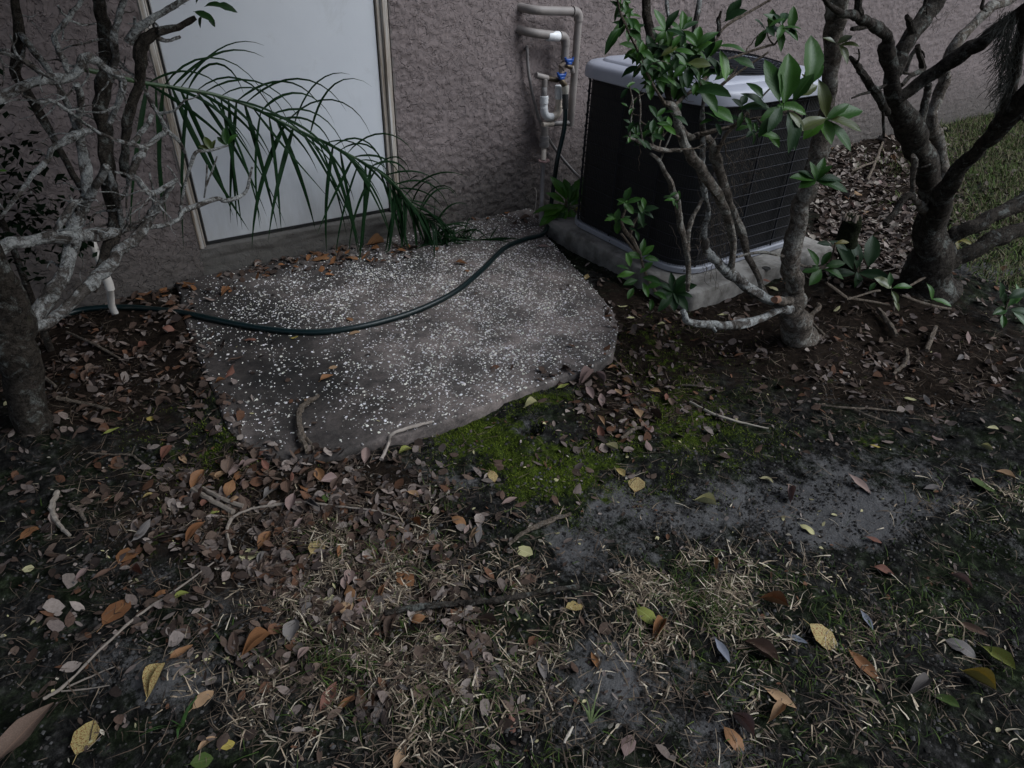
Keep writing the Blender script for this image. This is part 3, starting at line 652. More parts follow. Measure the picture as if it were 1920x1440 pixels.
# ---------------------------------------------------------------- leaf meshes
def leaf_grid(L=1.0, wd=.5, curl=0.0, fold=.15, droop=.1, wav=.03, tipw=.5, seed=0, nu=5, nv=9, stem=.1):
    r_ = np.random.default_rng(seed); v = np.linspace(0, 1, nv); u = np.linspace(-1, 1, nu)
    prof = np.sin(PI*np.clip(v, 0, 1)**(.75+.5*tipw))**.8; prof[0] = .05; prof[-1] = .02
    V = []; UV = []
    ph = r_.random(4)*6.28
    for i in range(nv):
        y = v[i]*L; hw = wd*L*.5*prof[i]
        for j in range(nu):
            a = u[j]; x = a*hw*(1+.07*math.sin(v[i]*17+ph[0]+a*2))
            cz = curl*4*(a*a)*hw
            z = fold*abs(a)*hw*1.2 + cz*.5 - droop*L*(v[i]**2) + wav*L*math.sin(v[i]*9+ph[1]+a*1.5)*.6*abs(a)+ wav*L*math.sin(v[i]*5+ph[2])*.7
            x *= 1-min(.6, abs(curl)*.35*a*a)
            V.append((x, y, z)); UV.append((a*.5+.5, v[i]))
    Fs = [[i*nu+j, i*nu+j+1, (i+1)*nu+j+1, (i+1)*nu+j] for i in range(nv-1) for j in range(nu-1)]
    if stem:
        b = len(V); w = .012*L
        for y, s in ((.02*L, w), (-stem*L, w*.8)):
            for dx, dz in ((-s, 0), (s, 0), (0, s*1.4)): V.append((dx, y, dz-.002*L)); UV.append((.5, 0))
        Fs += [[b, b+1, b+4, b+3], [b+1, b+2, b+5, b+4], [b+2, b, b+3, b+5]]
    return np.array(V), Fs, UV
_lm = {}
def leaf_mesh(key, mat, **kw):
    k = (key, mat.name)
    if k not in _lm:
        V, Fs, UV = leaf_grid(**kw); _lm[k] = mesh_np('leaf_'+mat.name, V, Fs, mat, True, uv=UV)
    return _lm[k]
def live_leaf(parent, P, tdir, nrm, L, mat, i):
    """leaf with base at P, growing along tdir, upper side facing nrm"""
    v = random.randrange(6); rs = [(.42, .1, .12), (.46, .2, .3), (.36, .05, .2), (.45, .3, .05), (.38, .15, .45), (.5, .1, .2)][v]; L = L*(.86 if L > .07 else .95)
    me = leaf_mesh('live%d' % v, mat, L=1, wd=rs[0], fold=rs[1]+.15, droop=rs[2], wav=.02, tipw=.6, seed=v, stem=.08)
    y = np.array(tdir, float); y /= np.linalg.norm(y); z = np.array(nrm, float); z = z-y*(z@y); z /= max(1e-6, np.linalg.norm(z)); x = np.cross(y, z)
    m = np.eye(4); m[:3,0] = x*L; m[:3,1] = y*L; m[:3,2] = z*L
    o = bpy.data.objects.new('leaf', me); COL.objects.link(o); o.parent = parent
    base = Vector((0,0,0)); p = parent
    while p: base += p.location; p = p.parent
    m[:3,3] = np.array(P)-np.array(base); o.matrix_local = Matrix(m.tolist()); return o
CR, CU, CB = R[:,0], R[:,1], R[:,2]
def pleaf(parent, px, py, Y, ang, Lpx, mat, tilt=0.0, up=.6):
    """single leaf: base pixel, depth plane, growth angle seen from the photograph's side, length"""
    P = wy((px, py), Y); L = Lpx*depth(P)/F; a = math.radians(ang)
    t = math.cos(a)*CR+math.sin(a)*CU+tilt*CB
    n = np.array([0, 0, 1.0])*up + CB*(1-up*.4) + np.array([random.uniform(-.3,.3), random.uniform(-.3,.3), 0]); return live_leaf(parent, P, t, n, L*math.hypot(1, tilt), mat, 0)
def rosette(parent, px, py, Y, n, Lpx, mats, spread=1.0, a0=None, arc=360, up=.7, jit=6):
    a0 = random.uniform(0, 360) if a0 is None else a0
    for i in range(n):
        ang = a0 + arc*(i+.5)/n + random.uniform(-18, 18)
        pleaf(parent, px+random.uniform(-jit, jit), py+random.uniform(-jit, jit), Y+random.uniform(-.03, .03), ang, Lpx*random.uniform(.7, 1.15), random.choice(mats), random.uniform(-.35, .7)*spread, up)

# ---------------------------------------------------------------- trees
def branch(parent, pts, mat, name='branch', k=10, jit=.07, seed=None, n=6):
    """pts: (px, py, Y, r_px); None depth repeats the last"""
    P = []; r = []
    for p in pts:
        q = wy((p[0], p[1]), p[2]); P.append(q); r.append(p[3]*depth(q)/F)
    if name == 'trunk': P = [P[0]-np.array([0, 0, .25])]+P; r = [r[0]*1.15]+r
    Ps = spline(P, n); t = np.linspace(0, len(P)-1, len(Ps)); rs = np.interp(t, np.arange(len(P)), r)
    seed = seed if seed is not None else int(abs(pts[0][0]*7+pts[-1][1]*3)) 
    rg = np.random.default_rng(seed)
    w = np.apply_along_axis(lambda c: np.convolve(c, [.25, .5, .25], 'same'), 0, rg.normal(0, 1, Ps.shape))*rs[:, None]*.2; w[0] = 0; w[-1] = 0; Ps = Ps+w
    ar = np.arange(len(rs)); rs = rs*(1+.10*np.interp(ar, ar[::5], rg.normal(0, 1, len(ar[::5]))))
    if len(pts) > 3:                      # a few swollen nodes
        for _ in range(max(1, len(pts)//3)):
            c = rg.integers(2, len(rs)-1); rs = rs*(1+rg.uniform(.08, .24)*np.exp(-((ar-c)/1.6)**2))
    mb = MB(); mb.tube(Ps, rs, k, jit, seed=seed); return child(name, mb.mesh(name, mat), parent)
def shade_crown(parent, blobs_, n, mat, size, seed):
    rg = np.random.default_rng(seed); Vs = []; n0 = 0
    base = np.array([(0, -.5, 0), (.28, 0, .06), (0, .55, 0), (-.28, 0, .06)])
    for c, rad, w in blobs_:
        m_ = int(n*w); d = rg.normal(0, 1, (m_, 3)); d /= np.linalg.norm(d, axis=1)[:, None]
        P = np.array(c)+d*np.array(rad)*(rg.random((m_, 1))**.45)
        for p in P:
            q = Matrix.Rotation(rg.uniform(0, 6.28), 3, 'Z') @ Matrix.Rotation(rg.normal(0, .6), 3, 'X') @ Matrix.Rotation(rg.normal(0, .5), 3, 'Y')
            Vs.append((base*size*rg.uniform(.7, 1.3)) @ np.array(q).T + p)
    V = np.vstack(Vs); f = np.arange(len(V)).reshape(-1, 4)
    return child('shade_crown', mesh_np('shade_crown', V, f, mat, False), parent, 'stuff')

# --- left tree: grey lichen covered, twisted
tl = thing('tree', 'twisted lichen covered grey tree at the left edge', 'tree', (*trees_at['l'], 0))
Yl = trees_at['l'][1]
branch(tl, [(64,835,Yl,38),(62,805,Yl,28),(45,717,Yl,30),(24,640,Yl,29),(8,567,Yl,26),(-15,500,Yl-.02,24),(-45,400,Yl-.05,20),(-60,250,Yl-.05,18),(-50,100,Yl-.05,16),(-30,-60,Yl-.05,14),(-10,-260,Yl-.05,12)], MBD, 'trunk', 14)
LT = [
 ([(40,640,Yl,16),(77,580,Yl+.06,14),(110,533,Yl+.1,13.5),(130,477,Yl+.14,12),(143,427,Yl+.16,13),(160,377,Yl+.18,12),(163,333,Yl+.2,9),(153,273,Yl+.2,8),(147,227,Yl+.18,7.5),(152,187,Yl+.14,6.5),(143,158,Yl+.1,6)], MBD),
 ([(156,392,Yl+.17,8),(180,350,Yl+.14,8),(201,312,Yl+.1,7.5)], MBL),
 ([(-40,200,Yl-.02,10),(0,181,Yl+.02,9.5),(50,160,Yl+.05,8.5),(90,151,Yl+.07,9.5),(133,143,Yl+.09,9.5),(158,114,Yl+.1,10.5),(173,110,Yl+.12,7.5),(200,130,Yl+.14,7),(230,150,Yl+.16,7),(222,193,Yl+.18,6),(204,231,Yl+.2,6)], MBL),
 ([(128,135,Yl+.09,5.5),(110,93,Yl+.1,5.5),(103,67,Yl+.1,5),(117,47,Yl+.1,5),(133,27,Yl+.1,4.5),(153,0,Yl+.1,4.5),(170,-40,Yl+.1,4)], MBL),
 ([(-20,90,Yl,4),(0,97,Yl+.02,4),(43,113,Yl+.04,4.5),(88,145,Yl+.07,5)], MBL),
 ([(43,180,Yl+.02,3),(77,192,Yl+.03,3.2),(100,190,Yl+.04,3.2),(140,217,Yl+.08,3.2),(187,250,Yl+.12,3.2),(233,267,Yl+.16,3.6),(273,275,Yl+.2,5),(293,260,Yl+.22,6),(313,248,Yl+.22,5),(337,267,Yl+.24,3.5),(347,287,Yl+.25,3)], MBL),
 ([(274,274,Yl+.2,6),(260,297,Yl+.18,7),(243,327,Yl+.17,7),(255,334,Yl+.17,5.5),(280,361,Yl+.18,6),(307,352,Yl+.2,5),(333,337,Yl+.22,4.5)], MBL),
 ([(243,328,Yl+.17,3),(230,325,Yl+.16,2.5),(215,322,Yl+.15,2)], MBL),
 ([(325,345,Yl+.22,5),(305,375,Yl+.24,6),(294,398,Yl+.25,6)], MBD),
 ([(313,310,Yl+.25,2),(325,325,Yl+.24,2),(340,350,Yl+.24,2)], MBL),
 ([(-30,478,Yl+.02,10),(0,467,Yl+.05,11),(33,453,Yl+.08,12),(100,444,Yl+.12,12.5),(167,442,Yl+.18,11.5),(207,437,Yl+.22,10),(232,431,Yl+.24,7),(253,427,Yl+.26,5),(300,423,Yl+.3,5),(333,413,Yl+.32,4.5),(350,393,Yl+.34,4.5),(407,373,Yl+.4,4.2),(423,378,Yl+.42,4.2),(460,360,Yl+.45,3),(473,313,Yl+.46,2)], MBL),
 ([(337,405,Yl+.33,3.5),(350,333,Yl+.34,3.2),(367,287,Yl+.35,3),(393,283,Yl+.36,2.2),(427,273,Yl+.37,2)], MBL),
 ([(383,371,Yl+.38,2),(387,340,Yl+.37,2),(388,309,Yl+.37,1.8)], MBL), ([(386,350,Yl+.37,1.8),(398,320,Yl+.37,1.6),(407,293,Yl+.37,1.4)], MBL),
 ([(36,634,Yl,9),(77,613,Yl+.02,11),(110,590,Yl+.05,10),(143,560,Yl+.08,10),(173,530,Yl+.12,10),(197,503,Yl+.15,11),(227,470,Yl+.19,11),(253,450,Yl+.22,10),(273,420,Yl+.25,10),(287,400,Yl+.26,9),(296,385,Yl+.27,6)], MBL),
 ([(172,545,Yl+.12,9),(198,480,Yl+.19,10),(215,428,Yl+.25,11),(205,350,Yl+.3,12),(200,267,Yl+.34,13),(188,200,Yl+.36,14),(199,133,Yl+.38,13),(197,67,Yl+.4,12),(187,0,Yl+.4,12),(182,-60,Yl+.4,11),(190,-250,Yl+.4,9)], MBD),
 ([(236,330,Yl+.3,8),(234,300,Yl+.3,9),(237,253,Yl+.3,9),(243,207,Yl+.3,8),(260,160,Yl+.3,8),(267,117,Yl+.3,10),(263,80,Yl+.3,12),(290,63,Yl+.3,10),(333,50,Yl+.3,7),(367,33,Yl+.28,5)], MBD),
 ([(240,80,Yl+.3,8),(267,47,Yl+.28,8),(307,23,Yl+.27,6),(333,7,Yl+.26,5),(360,-10,Yl+.25,4)], MBD),
 ([(288,64,Yl+.3,6),(308,76,Yl+.3,4),(325,74,Yl+.3,3.5),(338,68,Yl+.3,2.5)], MBD),
 ([(204,150,Yl+.36,7),(217,110,Yl+.34,7),(213,67,Yl+.33,6),(233,0,Yl+.32,6),(240,-80,Yl+.3,5)], MBD),
 ([(160,365,Yl+.2,8),(128,310,Yl+.4,7),(90,240,Yl+.5,7),(50,170,Yl+.5,8),(30,133,Yl+.48,9),(37,67,Yl+.46,9),(28,0,Yl+.45,9),(20,-100,Yl+.45,8)], MBD),
 ([(0,410,Yl+.1,4),(30,370,Yl+.1,4.5),(65,325,Yl+.12,5),(88,300,Yl+.14,5),(100,278,Yl+.14,5),(140,255,Yl+.17,7),(170,245,Yl+.2,6)], MBD),
 ([(100,445,Yl+.12,7),(115,415,Yl+.13,6),(135,385,Yl+.14,6),(158,372,Yl+.17,5)], MBL),
 ([(36,60,Yl+.46,6),(58,90,Yl+.4,6),(90,130,Yl+.42,6),(125,190,Yl+.45,6),(150,260,Yl+.5,5)], MBD),
 ([(247,270,Yl+.2,5),(268,245,Yl+.22,5),(285,215,Yl+.24,5)], MBL),
 ([(270,165,Yl+.33,3),(285,195,Yl+.34,4),(300,220,Yl+.34,4),(315,250,Yl+.33,4)], MBD),
 ([(230,430,Yl+.24,6),(224,395,Yl+.24,5),(212,345,Yl+.25,7),(206,320,Yl+.26,5)], MBL),
]
for p, m in LT: branch(tl, [(q[0], q[1], q[2], q[3]*.95) for q in p], MBD if p[0][0] in (172, 160, 236) else MBL, 'branch', 10 if max(q[3] for q in p) > 5 else 7, .09)
def twigs(tree, src, n, mat, rng_, ln=(18, 60), r0=(1.6, 3.2), keep=None):
    q = random.Random(rng_); src = [b for b in src if len(b) > 3]
    for _ in range(n):
        b = q.choice(src); i = q.randrange(1, len(b)); x, y, Yd, r = b[i]; t = q.random(); x = x+(b[i-1][0]-x)*t; y = y+(b[i-1][1]-y)*t; Yd = Yd+(b[i-1][2]-Yd)*t
        if keep and not keep(x, y): continue
        a = q.uniform(0, 6.28); L = q.uniform(*ln); r = min(r*.7, q.uniform(*r0)); P = [(x, y, Yd, r)]
        for k in range(q.choice([2, 3, 3, 4])):
            a += q.uniform(-.75, .75); x += math.cos(a)*L/3; y -= math.sin(a)*L/3; Yd += q.uniform(-.03, .03); r *= .8; P.append((x, y, Yd, r))
        branch(tree, P, mat, 'twig', 6, .05, n=3)
        if q.random() < .6:
            k = q.randrange(1, len(P)); x, y, Yd, r = P[k]; a2 = a+q.choice([-1, 1])*q.uniform(.5, 1.1)
            branch(tree, [(x, y, Yd, r*.8), (x+math.cos(a2)*L*.22, y-math.sin(a2)*L*.22, Yd, r*.6), (x+math.cos(a2+.3)*L*.4, y-math.sin(a2+.3)*L*.4, Yd, r*.4)], mat, 'twig', 5, .05, n=3)
twigs(tl, [p for p, m in LT], 92, MBL, 3, (25, 100), (1.5, 3.2), lambda x, y: x < 300)
for a in ((375,22,-20,45),(395,12,10,40),(415,10,-5,38),(400,28,-60,24),(355,8,200,34),(378,6,60,30),(388,30,-110,20),(345,15,150,28),(330,-5,30,40)): pleaf(tl, a[0]-10, a[1], Yl+.27, a[2], a[3], MLK, random.uniform(-.2, .4))
for a in ((425,272,95,36),(428,272,60,28),(424,273,130,26),(396,282,110,30),(394,282,150,24),(398,283,70,22)): pleaf(tl, a[0], a[1], Yl+.37, a[2], a[3], MLO if a[0] < 410 else MLG, .2)
for a in ((-6,322,10,20),): pleaf(tl, a[0], a[1], Yl-.02, a[2], a[3], MLB, .2)
shade_crown(tl, [((-.75, 2.35, 2.3), (1.0, .75, .4), .2), ((.75, 2.0, 2.45), (.85, .72, .35), .34), ((-.15, 2.65, 2.25), (.7, .42, .35), .17), ((.1, 1.7, 2.5), (.7, .6, .35), .22), ((-.9, 1.3, 2.4), (.9, .8, .4), .2), ((.6, .85, 2.6), (.55, .55, .35), .2), ((-.3, .2, 2.6), (.8, .7, .35), .1), ((1.0, -.3, 2.65), (.6, .55, .35), .13)], 11000, MLK, .11, 3)  # unseen crown, blobs added and spread to shade the left ground and wall

sc_ = wy((-45, 330), 2.86); sh = thing('shrub', 'dark leafy shrub in the shade behind the lichen covered tree', 'shrub', (sc_[0], sc_[1], 0))
shade_crown(sh, [(sc_, (.24, .2, .5), .7), (sc_+np.array([.12, .1, -.2]), (.2, .14, .3), .3)], 760, m_leaf('shade_leaf', [(.005, .012, .005), (.008, .017, .006)], .6, .12), .036, 14)
mb = MB(); mb.tube([(sc_[0], sc_[1], -.05), sc_+np.array([.02, 0, -.2]), sc_+np.array([0, 0, .3])], [.014, .011, .004], 8); child('stem', mb.mesh('stem', MBD), sh)
# --- middle shrub tree in front of the air conditioner
tm = thing('tree', 'slender mottled tree with glossy leaves in front of the air conditioner', 'tree', (*trees_at['m'], 0))
Ym = trees_at['m'][1]
branch(tm, [(1509,658,Ym,37),(1505,636,Ym,31),(1492,610,Ym+.01,26),(1484,583,Ym+.02,24),(1493,562,Ym+.02,25),(1489,533,Ym+.03,18),(1484,500,Ym+.04,16.5),(1488,450,Ym+.05,16),(1502,383,Ym+.06,15.5),(1527,313,Ym+.07,16),(1538,267,Ym+.08,15),(1553,180,Ym+.1,15.5),(1561,113,Ym+.11,17),(1568,40,Ym+.12,19),(1569,0,Ym+.12,19),(1571,-80,Ym+.12,18),(1580,-260,Ym+.1,15)], MBM, 'trunk', 16, .06)
o = branch(tm, [(1482,566,Ym-.005,9),(1472,564,Ym-.012,10),(1457,562,Ym-.02,10)], MBM, 'stub', 10)
mb = MB(); q = wy((1457, 562), Ym-.02); q2 = wy((1452, 562), Ym-.025); mb.tube([q, q2], [.0165, .013], 10, .1); child('cut_face', mb.mesh('cut_face', MCUT), o)
MT = [
 ([(1486,572,Ym+.03,14),(1440,560,Ym+.06,11),(1400,537,Ym+.08,10.5),(1367,513,Ym+.1,11),(1350,497,Ym+.11,10),(1333,480,Ym+.12,8.5),(1323,460,Ym+.12,7.5),(1320,433,Ym+.12,7.5),(1327,400,Ym+.12,6.5),(1320,357,Ym+.13,6.5),(1314,330,Ym+.13,6),(1317,290,Ym+.14,5.5),(1317,250,Ym+.15,5.5),(1317,213,Ym+.15,5),(1321,165,Ym+.16,5),(1325,135,Ym+.17,5),(1302,80,Ym+.2,6),(1312,0,Ym+.22,6),(1318,-80,Ym+.25,5)], MBL),
 ([(1368,514,Ym+.1,9),(1372,498,Ym+.09,8),(1374,450,Ym+.08,8),(1361,397,Ym+.07,9.5),(1334,347,Ym+.06,9.5),(1308,310,Ym+.05,9.5),(1288,281,Ym+.05,9.5),(1274,240,Ym+.05,9),(1262,205,Ym+.06,9),(1247,193,Ym+.06,6)], MBM),
 ([(1437,556,Ym+.08,6),(1413,500,Ym+.12,7),(1393,450,Ym+.15,7.5),(1377,400,Ym+.17,8),(1361,357,Ym+.18,8.5),(1345,305,Ym+.19,9),(1336,272,Ym+.19,8),(1318,255,Ym+.18,7),(1293,257,Ym+.15,7),(1276,238,Ym+.1,6)], MBM),
 ([(1290,545,Ym+.05,4),(1290,523,Ym+.05,5),(1290,483,Ym+.05,6),(1283,450,Ym+.05,5.5),(1274,410,Ym+.05,6.5),(1267,373,Ym+.05,6.5),(1254,338,Ym+.05,6),(1237,303,Ym+.05,5),(1220,288,Ym+.05,3.5)], MBM),
 ([(1290,470,Ym+.05,5),(1291,430,Ym+.06,5),(1303,400,Ym+.07,4.5),(1318,372,Ym+.09,4)], MBM),
 ([(1486,578,Ym+.01,11),(1460,582,Ym+.0,8),(1427,597,Ym-.02,8),(1383,610,Ym-.02,8),(1333,608,Ym-.01,8.5),(1293,603,Ym+.0,8),(1279,583,Ym+.02,6)], MBL),
 ([(1335,606,Ym-.01,6),(1338,615,Ym-.02,5),(1343,622,Ym-.03,3)], MBL),
 ([(1381,482,Ym+.09,3),(1427,473,Ym+.07,3.2),(1475,481,Ym+.05,3.5)], MBM), ([(1490,486,Ym+.04,3),(1503,498,Ym+.02,3),(1522,500,Ym+.0,2.5)], MBM),
 ([(1276,282,Ym+.05,4.5),(1240,281,Ym+.03,4.5),(1207,270,Ym+.02,4.5),(1190,262,Ym+.02,3),(1176,258,Ym+.02,2)], MBM),
 ([(1238,300,Ym+.05,2),(1250,270,Ym+.05,2),(1261,246,Ym+.05,1.6)], MBM),
 ([(1205,268,Ym+.02,2),(1200,232,Ym+.02,2),(1201,200,Ym+.03,1.7),(1197,170,Ym+.04,1.5)], MBM), ([(1180,258,Ym+.02,2.5),(1183,225,Ym+.02,2.5),(1186,190,Ym+.03,2),(1180,160,Ym+.03,1.6)], MBM),
 ([(1313,250,Ym+.15,5),(1360,241,Ym+.1,4),(1393,227,Ym+.06,3.2),(1443,217,Ym+.0,2.8),(1480,208,Ym-.04,2.5),(1503,218,Ym-.06,2)], MTW),
 ([(1340,276,Ym+.18,2.5),(1380,263,Ym+.14,2),(1420,250,Ym+.1,1.8)], MTW), ([(1343,290,Ym+.18,4),(1362,252,Ym+.16,3.5),(1385,228,Ym+.14,3),(1420,190,Ym+.12,2),(1460,150,Ym+.1,2),(1475,138,Ym+.1,1.5)], MTW),
 ([(1322,190,Ym+.16,3),(1333,180,Ym+.15,2.8),(1360,153,Ym+.13,2.8),(1393,130,Ym+.12,2.5),(1440,98,Ym+.1,2)], MTW),
 ([(1262,200,Ym+.06,4),(1293,173,Ym+.08,3.5),(1327,143,Ym+.1,3),(1360,113,Ym+.11,3),(1427,90,Ym+.12,2.5),(1453,83,Ym+.12,2)], MTW),
 ([(1325,120,Ym+.18,4),(1347,67,Ym+.2,3),(1370,42,Ym+.2,3),(1400,25,Ym+.2,2.5),(1443,0,Ym+.2,2.5),(1480,-25,Ym+.2,2)], MTW),
 ([(1247,195,Ym+.06,4),(1225,160,Ym+.06,3),(1205,120,Ym+.06,2.5),(1196,96,Ym+.06,2.5),(1179,60,Ym+.05,2.5),(1162,19,Ym+.05,2.2),(1155,-20,Ym+.05,2)], MTW),
 ([(1262,205,Ym+.07,8),(1244,150,Ym+.12,8),(1224,90,Ym+.16,9),(1215,42,Ym+.2,10),(1212,0,Ym+.22,10),(1212,-80,Ym+.25,9)], MBD), ([(1270,120,Ym+.12,3),(1253,30,Ym+.16,4),(1250,0,Ym+.18,4),(1248,-50,Ym+.2,4)], MBL),
 ([(1453,83,Ym+.12,2),(1470,60,Ym+.12,1.8),(1490,40,Ym+.12,1.5)], MTW), ([(1347,67,Ym+.2,4),(1348,40,Ym+.2,5),(1352,20,Ym+.2,3)], MBD),
]
twigs(tm, [p for p, m in MT], 34, MTW, 5, (20, 60), (1.2, 2.0), lambda x, y: 80 < y < 330 and x < 1480)
MT = [([(q[0], q[1], q[2], q[3]*.88) for q in p], m) for p, m in MT]
for p, m in MT: branch(tm, p, m, 'branch', 10 if max(q[3] for q in p) > 5 else 7, .08)
G3 = [MLG, MLG, MLK]; G4 = [MLG, MLG, MLK, MLB]
for a in ((1168,10,5,26),(1175,30,5,28),(1180,52,6,30),(1200,95,7,34),(1222,110,7,36),(1205,125,6,34),(1240,85,7,36),(1262,100,7,36),(1275,60,6,40),(1252,60,5,36),(1290,125,7,36),(1310,150,7,38),(1275,160,6,38),(1330,110,6,38),(1240,135,6,34),(1300,90,5,36),(1225,150,6,30),(1255,150,5,34)): rosette(tm, a[0], a[1], Ym+.08, a[2]+3, a[3]*1.08, G3)
for a in ((1165,52,230,52,MLG),(1300,170,-20,75,MLK),(1310,165,-50,62,MLG),(1330,200,-35,60,MLG),(1350,95,-75,65,MLB),(1335,80,200,55,MLB),(1350,85,-10,55,MLG),(1362,40,60,44,MLK),(1358,40,20,42,MLK),(1240,105,30,34,MLO),(1290,118,-10,42,MLO),(1200,105,80,26,MLG),(1210,110,100,26,MLB),(1375,110,-25,48,MLG),(1340,150,30,40,MLG)): pleaf(tm, a[0], a[1], Ym+.05, a[2], a[3], a[4], random.uniform(0, .5))
rosette(tm, 1462, 48, Ym+.12, 8, 42, G3); rosette(tm, 1440, 55, Ym+.12, 6, 30, [MLK, MLG]); rosette(tm, 1475, 55, Ym+.12, 5, 34, G3)
for a in ((1462,190,108,98,MLG),(1470,195,85,110,MLG),(1487,190,60,60,MLG),(1512,160,80,105,MLG),(1505,165,55,72,MLG),(1495,180,30,50,MLO),(1520,170,100,45,MLO),(1535,150,-70,75,MLO),(1548,225,38,62,MLG),(1550,222,18,85,MLG),(1548,222,200,75,MLO),(1545,222,222,62,MLB),(1540,220,-65,62,MLB),(1546,226,-45,85,MLG),(1552,222,-25,70,MLO),(1470,205,200,55,MLG),(1465,200,240,66,MLK),(1478,212,-80,70,MLK),(1480,210,-50,50,MLO),(1440,205,150,66,MLK),(1445,205,170,60,MLG),(1430,185,120,46,MLG),(1455,215,-130,60,MLG),(1490,212,-95,75,MLK),(1420,250,-10,45,MLG),(1440,250,-60,36,MLB),(1510,215,160,60,MLB)): pleaf(tm, a[0], a[1], Ym-.06+random.uniform(-.03,.03), a[2], a[3], a[4], random.uniform(.0, .45), .55)
for a in ((1572,85,-60,42,MLO),(1570,82,30,30,MLO),(1568,82,160,30,MLO),(1575,85,-10,34,MLO)): pleaf(tm, a[0], a[1], Ym+.07, a[2], a[3], a[4], .3)
for i, a in enumerate((175, 150, 110, 75, 45, 10, -20, 200)): pleaf(tm, 1530, 338, Ym+.01, a, [62, 44, 40, 48, 40, 52, 66, 44][i], [MLG, MLK, MLG, MLG][i % 4], .35, .8)
for a in ((1180,165,4,20),(1183,200,4,18),(1186,232,5,20),(1195,255,6,24),(1178,255,4,18),(1230,225,5,28),(1240,240,5,30),(1225,250,5,24),(1258,215,4,26),(1205,262,4,22),(1340,225,4,34),(1390,205,4,30),(1405,235,4,24),(1268,377,3,20),(1258,370,3,18),(1415,248,4,22)): rosette(tm, a[0], a[1], Ym+.03, a[2], a[3], [MLG, MLK])
shade_crown(tm, [((2.15, 1.7, 2.5), (.6, .5, .35), .7), ((2.6, 1.3, 2.4), (.35, .3, .3), .3)], 620, MLK, .095, 5)  # foliage above the view, placed to shade the door and stucco
# dead moss hanging in the shrub
def wisps(name, parent, spots, mat, seed, spread=14, ln=(40, 90), n=14, r=.0008):
    rg = np.random.default_rng(seed); Vs, Fs, Cs = [], [], []; b = 0
    for (x, y, Yd) in spots:
        for _ in range(n):
            p = wy((x+rg.normal(0, spread), y+rg.normal(0, spread*.8)), Yd+rg.normal(0, .03)); L = rg.uniform(*ln)*depth(p)/F
            d = rg.normal(0, 1, 3); d[2] -= .6; d /= np.linalg.norm(d); pts = [p]
            for q in range(7): d = d+rg.normal(0, .55, 3)+np.array([0, 0, -.12]); d /= np.linalg.norm(d); pts.append(pts[-1]+d*L/7)
            pts = spline(pts, 2); nP = len(pts)
            for q in pts: Vs += [q+np.array([r, 0, 0]), q+np.array([-r*.5, r*.8, 0]), q+np.array([-r*.5, -r*.8, 0])]
            for q in range(nP-1):
                for j in range(3): Fs.append([b+q*3+j, b+q*3+(j+1) % 3, b+q*3+3+(j+1) % 3, b+q*3+3+j])
            c = rg.uniform(.6, 1.2); Cs.append(np.tile(np.array([.13, .105, .085])*c, (nP*3, 1))); b += nP*3
    return child(name, mesh_np(name, np.vstack(Vs), np.array(Fs), mat, True, np.vstack(Cs)), parent, 'stuff')
wisps('dead_moss', tm, [(1385,300,Ym+.17),(1395,330,Ym+.17),(1372,345,Ym+.17),(1400,290,Ym+.16),(1345,410,Ym+.15),(1355,440,Ym+.15),(1335,425,Ym+.14),(1350,385,Ym+.15),(1325,470,Ym+.15),(1318,490,Ym+.15)], MTINT, 4)

